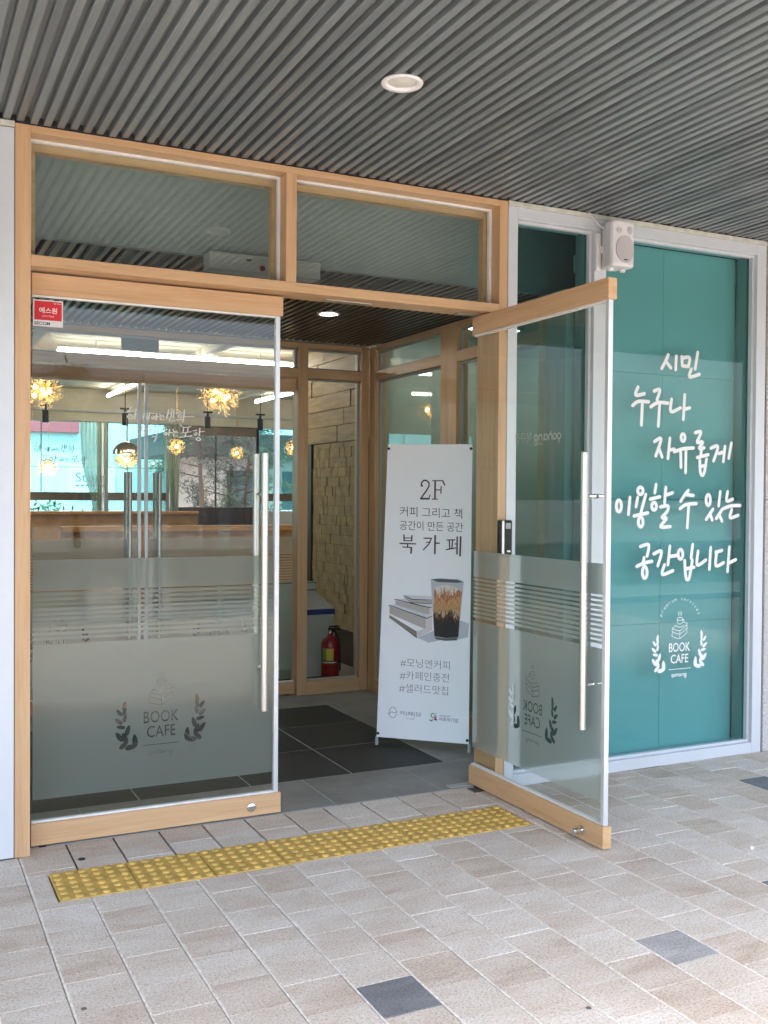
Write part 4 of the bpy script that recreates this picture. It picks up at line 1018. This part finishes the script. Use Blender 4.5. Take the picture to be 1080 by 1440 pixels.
# pendants
def firework(px, py, Y, r, label):
    c_ = at(px, py, Y=Y); t = thing('firework_pendant', label, 'pendant lamp', tuple(c_), 'cafe pendant lamps'); rnd = random.Random(int(px))
    mb = MB(); ms = MB()
    for i in range(170):
        d = Vector((rnd.gauss(0, 1), rnd.gauss(0, 1), rnd.gauss(0, 1))).normalized(); L = r*rnd.uniform(.7, 1.05)
        mb.tube([d*.03, d*L], .0016, 3, cap=False)
        for q in range(3):
            e = d*L+Vector((rnd.gauss(0, 1), rnd.gauss(0, 1), rnd.gauss(0, 1)))*r*.07; s_ = r*.024
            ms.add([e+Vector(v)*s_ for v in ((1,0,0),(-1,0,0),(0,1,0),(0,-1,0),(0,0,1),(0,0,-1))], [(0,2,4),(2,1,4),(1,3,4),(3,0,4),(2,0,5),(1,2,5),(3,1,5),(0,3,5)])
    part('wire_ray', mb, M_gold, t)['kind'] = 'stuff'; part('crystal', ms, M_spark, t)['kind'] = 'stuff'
    for k in range(5):
        a_ = k*1.257; part('bulb', MB().lathe([(.0001, -.022), (.016, -.014), (.021, 0), (.016, .014), (.0001, .022)], (r*.38*math.cos(a_), r*.38*math.sin(a_), r*.2*math.sin(2*a_)-.03), 10), M_bulb, t, smooth=True)
    part('cord', MB().tube([(0, 0, 0), (0, 0, CFZ-.015-c_.z)], .003, 5), M_gold, t)
firework(310, 553, 5.6, .215, 'sparkling firework pendant above the right inner door')
firework(58, 546, 5.6, .19, 'sparkling firework pendant cut by the left wooden post')
firework(68, 656, 7.6, .11, 'small firework pendant low near the left wooden post')
def globe(px, py, Y, r, label, chrome=False):
    c_ = at(px, py, Y=Y); t = thing('globe_pendant', label, 'pendant lamp', tuple(c_), 'cafe pendant lamps'); rnd = random.Random(int(px)+5)
    prof = [(max(.0001, r*math.sin(R_(a))), -r*math.cos(R_(a))) for a in range(0, 181, 12)]
    part('glass_globe', MB().lathe(prof, (0, 0, 0), 24), M_globe, t, smooth=True)
    if chrome:
        pr = [(r*1.02*math.sin(R_(a)), r*1.02*math.cos(R_(a))) for a in range(2, 84, 9)]; part('chrome_cap', MB().lathe(pr, (0, 0, 0), 24), M_chrome, t, smooth=True)
    part('bulb', MB().lathe([(.0001, -r*.2), (r*.16, -r*.12), (r*.2, 0), (r*.16, r*.12), (.0001, r*.2)], (0, 0, -r*.3 if chrome else 0), 12), M_bulb, t, smooth=True)
    ms = MB(); mg = MB()
    for i in range(300):
        d = Vector((rnd.gauss(0, 1), rnd.gauss(0, 1), rnd.gauss(0, 1))).normalized()*r*rnd.uniform(.55, .93)
        if chrome and d.z > 0: d.z = -d.z
        s_ = r*.05; tgt = ms if i % 2 else mg
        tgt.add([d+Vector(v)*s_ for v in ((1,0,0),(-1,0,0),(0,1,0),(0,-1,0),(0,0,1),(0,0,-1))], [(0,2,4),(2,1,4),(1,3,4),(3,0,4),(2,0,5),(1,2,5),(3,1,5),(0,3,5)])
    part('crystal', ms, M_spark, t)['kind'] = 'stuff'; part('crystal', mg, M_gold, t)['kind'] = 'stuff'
    part('cord', MB().tube([(0, 0, r), (0, 0, CFZ-.015-c_.z)], .003, 5), M_gold, t)
globe(178, 641, 6.2, .145, 'large globe pendant with mirrored upper half', True)
globe(248.5, 628, 6.6, .10, 'golden globe pendant right of the door meeting edges')
globe(333, 637, 6.6, .083, 'small golden globe pendant before the clear window')
globe(413, 630, 6.2, .11, 'golden globe pendant half hidden by the right inner jamb')
# track spotlights
for (px, label) in ((64, 'leftmost of the four black track spotlights'), (176, 'second black track spotlight from the left'), (292, 'third black track spotlight from the left'), (366, 'rightmost of the four black track spotlights')):
    c_ = at(px, 577+(px-64)*.045, Y=7.6); c_.z = 2.50+.0; c_ = Vector((c_.x, 7.6, c_.z))
    t = thing('track_spotlight', label, 'spotlight', tuple(c_), 'track spotlights')
    part('adapter', MB().box((-.055, -.02, .0), (.055, .02, .02)).box((-.012, -.012, -.04), (.012, .012, -.0002)), M_black, t)
    part('lamp_head', MB().lathe([(.0001, -.185), (.033, -.185), (.036, -.18), (.036, -.05), (.03, -.04), (.0001, -.04)], (0, 0, 0), 16), M_black, t)
    part('drop_rod', MB().tube([(0, 0, .0202), (0, 0, CFZ-.015-2.50)], .005, 6), M_black, t)
# booth partition, bench, counter
bp_ = thing('booth_partition', 'long wooden booth partition with orange top below the cafe windows', 'partition', (1.0, 8.3, 0))
bxp('panel', (-2.6, .03, 0), (2.1, .10, 1.255), plain('booth_brown', (.46, .25, .07), .5, var=.3), bp_, .004); bxp('top_board', (-2.6, -.02, 1.256), (2.1, .14, 1.295), M_counter, bp_, .006)
sb = thing('bench_back', 'orange wooden bench back standing before the booth partition', 'bench', (2.3, 6.6, 0))
bxp('back_panel', (-1.15, .02, .45), (3.2, .06, 1.10), plain('bench_brown', (.50, .28, .08), .5, var=.3), sb, .004); bxp('top_board', (-1.15, -.03, 1.101), (3.2, .11, 1.165), M_counter, sb, .008)
bxp('seat', (-1.15, -.45, .40), (3.2, .0195, .455), M_counter, sb, .008)
for x in (-1.0, 1.0, 3.0): bxp('leg', (x, -.42, 0), (x+.06, .05, .3995), M_darkwood, sb, .003)
# bookshelf at the right
bs = thing('bookshelf', 'open metal shelf with leaning books beside the right cafe window', 'bookshelf', (4.35, 7.9, 0))
for z in (.6, 1.0, 1.33, 1.66, 1.99): bxp('shelf', (.0, 0, z), (1.4, .28, z+.022), M_wp, bs, .002)
for x in (.0, 1.38): bxp('upright', (x-.0205, .02, 0), (x-.0005 if x == 0 else x+.04, .26, 2.1), M_grey, bs, .002)
bkc = [(.45, .42, .08), (.4, .12, .14), (.5, .5, .46), (.12, .2, .3), (.35, .25, .12), (.6, .58, .5)]
bmats = [plain('book_cover_%d' % i, c_, .5) for i, c_ in enumerate(bkc)]
i = 0
for z in (1.0, 1.33, 1.66):
    for x in (.03, .27, .5, .75, 1.0):
        b = thing('book', 'book leaning on the metal shelf, %s shelf, %s from the window jamb' % ({1.0: 'lowest', 1.33: 'middle', 1.66: 'top'}[z], ['nearest', 'second', 'third', 'fourth', 'farthest'][[.03, .27, .5, .75, 1.0].index(x)]), 'book', (4.35+x, 7.93, z+.0225), 'books on the metal shelf')
        h_ = random.uniform(.2, .27); bxp('cover', (0, .0, 0), (.19, .02, h_), bmats[i % 6], b, .002); part('pages', MB().box((.004, .0025, h_+.0002), (.186, .0175, h_+.002)), M_white, b); i += 1

# feature wall right of the inner pane: planks above, stone mosaic below
fw = thing('feature_wall', 'beige plank feature wall with framed stone mosaic panel behind the fixed pane', 'wall', (3.2, 0, 0))
bxp('core', (.02, 2.82, 0), (.14, 4.85, 2.915), M_darkwood, fw, 0)
z = 2.0; r_ = 0
while z < 2.9:
    y = 2.83-.25*(r_ % 3)*.6; h_ = min(.15, 2.91-z)
    while y < 4.84:
        y1 = min(y+.62, 4.84); y0 = max(y, 2.83)
        if y1-y0 > .03: bxp('plank', (random.uniform(-.006, .004), y0+.002, z+.002), (.0195, y1-.002, z+h_-.002), M_plank, fw, .002)
        y += .62
    z += .15; r_ += 1
mb = MB(); z = .36
while z < 1.985:
    h_ = .088; y = 3.62+random.uniform(0, .05)
    while y < 4.62:
        w_ = random.uniform(.05, .13); y1 = min(y+w_, 4.63)
        d_ = random.uniform(-.005, .005); mb.box((d_-.005, y+.001, z+.001), (.0198, y1-.001, min(z+h_, 1.99)-.001)); y += w_
    z += h_
o = part('stone_mosaic', mb, M_stonea, fw); o['kind'] = 'stuff'
bxp('wood_trim', (-.02, 3.35, 0), (.0195, 3.61, 1.996), WZ if False else plain('walnut', (.13, .075, .04), .5, var=.2, aniso=(20, 20, 1)), fw, .003); bxp('wood_trim', (-.015, 3.612, .31), (.0195, 4.65, .358), M_stonea, fw, .003)
bxp('dark_trim', (-.02, 4.642, .0), (.0195, 4.84, 1.996), M_darkwood, fw, .003); bxp('skirting', (-.01, 3.612, 0), (.0195, 4.64, .309), M_darkwood, fw, .003)

# milk carton shaped bin and extinguisher
mk_ = thing('milk_carton_bin', 'white milk carton shaped recycling bin with blue band', 'bin', (2.60, 3.42, 0))
part('carton_body', MB().box((-.24, -.16, .02), (.24, .22, .53)), M_milk, mk_, bv=.006); part('blue_band', MB().box((-.2415, -.1615, .5305), (.2415, .2215, .575)), M_blue, mk_, bv=.003)
mb = MB().add([(-.24,-.16,.5755),(.24,-.16,.5755),(.24,.22,.5755),(-.24,.22,.5755),(-.24,.02,.71),(.145,.02,.71),(.145,.05,.71),(-.24,.05,.71)], [(0,1,5,4),(1,2,6,5),(2,3,7,6),(3,0,4,7),(4,5,6,7),(0,3,2,1)]); part('gable', mb, M_milk, mk_, bv=.003)
part('top_fin', MB().box((-.24, .022, .7105), (.145, .048, .79)), M_milk, mk_, bv=.004); part('blue_line', MB().box((-.2405, .0205, .715), (.1455, .0495, .724)).box((-.2405, .0205, .776), (.1455, .0495, .782)), M_blue, mk_)
part('base', MB().box((-.22, -.14, 0), (.22, .2, .0198)), M_rubber, mk_)
ex = thing('fire_extinguisher', 'red fire extinguisher standing in front of the carton bin', 'fire extinguisher', (2.70, 3.02, 0))
part('cylinder', MB().lathe([(.0001, .0), (.066, .0), (.072, .008), (.073, .30), (.069, .335), (.052, .368), (.03, .385), (.022, .392), (.022, .41), (.0001, .41)], (0, 0, 0), 28), M_red, ex, smooth=True)
part('valve', MB().lathe([(.018, .4105), (.018, .435), (.0001, .435)], (0, 0, 0), 14), M_chrome, ex); part('lever', MB().box((-.018, -.012, .4355), (.085, .012, .449)).box((-.012, -.011, .456), (.075, .011, .468)).box((-.016, -.0105, .4492), (-.004, .0105, .4558)), M_black, ex, bv=.003)
part('hose', MB().tube([(.0, .018, .425), (.05, .03, .42), (.085, .03, .36), (.09, .02, .22), (.088, .015, .10)], .010, 8), M_rubber, ex, smooth=True)
def arc_panel(name, a0, a1, z0, z1, mat, r=.0742):
    mb = MB(); n = 8
    for k in range(n+1):
        a_ = R_(a0+(a1-a0)*k/n)
        for z in (z0, z1): mb.v.append((r*math.cos(a_), r*math.sin(a_), z))
    for k in range(n): mb.f.append((2*k, 2*k+2, 2*k+3, 2*k+1)); mb.mi.append(0)
    mk(name, mb, mat, ex)
arc_panel('label_green', 195, 222, .20, .295, M_green); arc_panel('label_yellow', 222, 268, .20, .295, M_yel); arc_panel('metal_band', 180, 360, .178, .192, M_chrome)
bx_ = thing('blue_shoe_box', 'small white and blue carton on the floor behind the inner door', 'carton', (2.16, 3.05, 0))
part('carton', MB().box((-.09, -.06, .05), (.06, .08, .17)), M_milk, bx_, bv=.004); part('blue_base', MB().box((-.092, -.062, 0), (.062, .082, .0495)), M_blue, bx_, bv=.004)

# ---------------------------------------------------------------- outside beyond the cafe windows
ob = thing('opposite_building', 'white clad shop building across the rear street with red sign band', 'building', (2, 19, 0))
for i in range(9):
    for j in range(4): bxp('cladding_panel', (-10+2.4*i, 0, -.09+1.1*j), (-10+2.4*i+2.385, .2, -.09+1.1*j+1.085), M_bldg, ob, .004)
bxp('core', (-10, .201, -.09), (11.6, 6, 4.4), M_bldg, ob, 0)
s1 = at(43, 594, Y=18.95); s2 = at(111, 606, Y=18.95)
bxp('red_sign', (s1.x-3-2, -.12, s2.z-.05), (s2.x-2, -.002, s2.z+.75), M_signred, ob, .01)
s1, s2 = at(98, 662, Y=18.95), at(140, 693, Y=18.95)
sg = bxp('store_sign', (s1.x-2, -.08, s2.z), (s2.x-2+.35, -.002, s1.z+.05), plain('sign_white', (.85, .87, .87), .6, var=.02), ob, .01)
mb = MB(); M = lambda x, z, n: Vector((x, -.083+n, z)); hh = s1.z-s2.z
add_text(mb, 'Stora', (s1.x-2+.12, s1.x-2+.80, s2.z+hh*.5, s2.z+hh*.92), M); [add_poly(mb, [(s1.x-2+.12+.11*k, s2.z+hh*.30), (s1.x-2+.20+.11*k, s2.z+hh*.30), (s1.x-2+.20+.11*k, s2.z+hh*.37), (s1.x-2+.12+.11*k, s2.z+hh*.37)], M) for k in range(6)]; mk('sign_lettering', mb, M_ink2, sg)
for (pxs) in (((362, 662), (392, 662), (372, 705), (362, 705)), ((236, 660), (250, 690), (252, 708), (236, 680)), ):
    P = [at(x, y, Y=18.9) for x, y in pxs]; mb = MB(); q = [(p.x-2, -.1, p.z) for p in P]
    mb.add(q+[(a_, -.002, c_) for a_, b_, c_ in q], [(0,1,2,3),(4,7,6,5),(0,4,5,1),(1,5,6,2),(2,6,7,3),(3,7,4,0)]); part('red_awning_panel', mb, M_signred, ob)
tb = thing('tan_building', 'tan brick building with dark eaves behind the pine trees', 'building', (5.6, 15.5, 0))
bxp('wall', (-.5, 0, -.09), (3.8, 3, 2.29), M_bldg2, tb, .01); bxp('eave', (-1.2, -.3, 2.30), (4, 3.2, 2.75), M_darkwood, tb, .02)
for x in (.1, 1.3, 2.5): 
    wn = bxp('window', (x, -.03, 1.2), (x+.8, -.001, 2.0), M_winpane, tb, .005); part('window_sill', MB().box((x-.05, -.08, 1.14), (x+.85, -.002, 1.198)), M_bldg, wn)
def tree(name, label, loc, h, crown, seed, pine=True, group=None, cat='tree'):
    t = thing(name, label, cat, loc, group); rnd = random.Random(seed); mb = MB()
    r0 = .022*h**.5 if pine else .05*h**.5
    wv = .012 if pine else .04; tp = [Vector((rnd.uniform(-wv, wv)*i, rnd.uniform(-wv, wv)*i, h*i/6)) for i in range(7)]
    mb.tube(tp, [r0*(1-.11*i) for i in range(7)], 9)
    ml = MB(); tips = []
    for i in range(34 if pine else 22):
        z = h*rnd.uniform(.22 if pine else .38, .98); a_ = rnd.uniform(0, 6.28); L = crown*rnd.uniform(.5, 1)*(1.15-z/h*.75)
        k = min(5, int(z/h*6)); p0 = tp[k].lerp(tp[k+1], z/h*6-k); p1 = p0+Vector((math.cos(a_)*L*.55, math.sin(a_)*L*.55, L*.12)); p2 = p0+Vector((math.cos(a_)*L, math.sin(a_)*L, L*rnd.uniform(.1, .45)))
        mb.tube([p0, p1, p2], [r0*.28, r0*.17, r0*.06], 5); tips += [p1.lerp(p2, q) for q in (.1, .45, .75, 1)]
    part('trunk', mb, M_bark, t, smooth=True)
    for p in tips:
        n = 40 if pine else 26
        for q in range(n):
            c_ = p+Vector((rnd.gauss(0, .16), rnd.gauss(0, .16), rnd.gauss(0, .10)))*crown*.62; d = Vector((rnd.gauss(0, 1), rnd.gauss(0, 1), rnd.gauss(0, 1))).normalized(); e = d.orthogonal().normalized()
            L, w_ = (.085, .012) if pine else (.06, .035); s_ = crown*.65
            ml.add([c_-d*L*s_, c_+e*w_*s_, c_+d*L*s_, c_-e*w_*s_], [(0, 1, 2, 3)])
    me = bpy.data.meshes.new('crown'); me.from_pydata(ml.v, [], ml.f); me.materials.append(M_needle if pine else M_leaf); link('crown', me, t); return t
for (px, Y, h_, sd_, l_) in ((283, 12.2, 4.6, 3, 'pine tree left of centre behind the clear cafe window'), (325, 13.0, 5.0, 4, 'thin pine tree centred behind the clear cafe window'), (347, 12.6, 4.4, 9, 'pine tree right behind the clear cafe window')):
    c_ = at(px, 700, Y=Y); tree('pine_tree', l_, (c_.x, Y, -.09), h_, 1.05, sd_, True, 'pines behind the cafe')
c_ = at(95, 712, Y=11.5); sh = thing('shrub', 'leafy green shrub under the left cafe window', 'shrub', (c_.x, 11.5, -.09)); rnd = random.Random(4); ml = MB(); mb = MB()
for i in range(24):
    a_ = rnd.uniform(0, 6.28); e_ = Vector((math.cos(a_)*.7*rnd.random(), math.sin(a_)*.3, rnd.uniform(.9, 1.5))); mb.tube([(0, 0, 0), e_*.5, e_], [.014, .010, .004], 5)
    for q in range(60):
        p_ = e_*rnd.uniform(.5, 1)+Vector((rnd.gauss(0, .12), rnd.gauss(0, .1), rnd.gauss(0, .1))); d = Vector((rnd.gauss(0, 1), rnd.gauss(0, 1), rnd.gauss(0, 1))).normalized(); e = d.orthogonal()
        ml.add([p_-d*.05, p_+e*.02, p_+d*.05, p_-e*.02], [(0, 1, 2, 3)])
part('stem', mb, M_bark, sh); me = bpy.data.meshes.new('foliage'); me.from_pydata(ml.v, [], ml.f); me.materials.append(M_leaf); link('foliage', me, sh)

# ---------------------------------------------------------------- street behind the viewer (seen mirrored in the glass)
kb = struct('kerb', MB().box((-60, PY0-.16, -.088), (60, PY0-.002, .005)).mesh('kerb', M_speck), 'stone kerb along the street')
fb = thing('street_building', 'pale building across the street mirrored in the entrance glass', 'building', (0, -48, -.09))
bxp('wall', (-26, -8, 0), (30, 0, 7.5), M_bldg2, fb, .02); bxp('parapet', (-26.3, -8.3, 7.51), (30.3, .3, 8.0), M_bldg, fb, .02)
for j in range(2):
    for i in range(12):
        wn = bxp('window', (-24+4.4*i, -.001, 1.0+3.3*j), (-21.4+4.4*i, .05, 2.9+3.3*j), M_winpane, fb, .01)
for k, (x, y) in enumerate(((-11, -26), (-4, -27.5), (4.5, -26.2), (12, -27))):
    tree('street_tree', ['leftmost', 'second from left', 'third from left', 'rightmost'][k]+' leafy street tree mirrored in the glass', (x, y, -.09), 5.2, 2.0, 20+k, False, 'street trees')
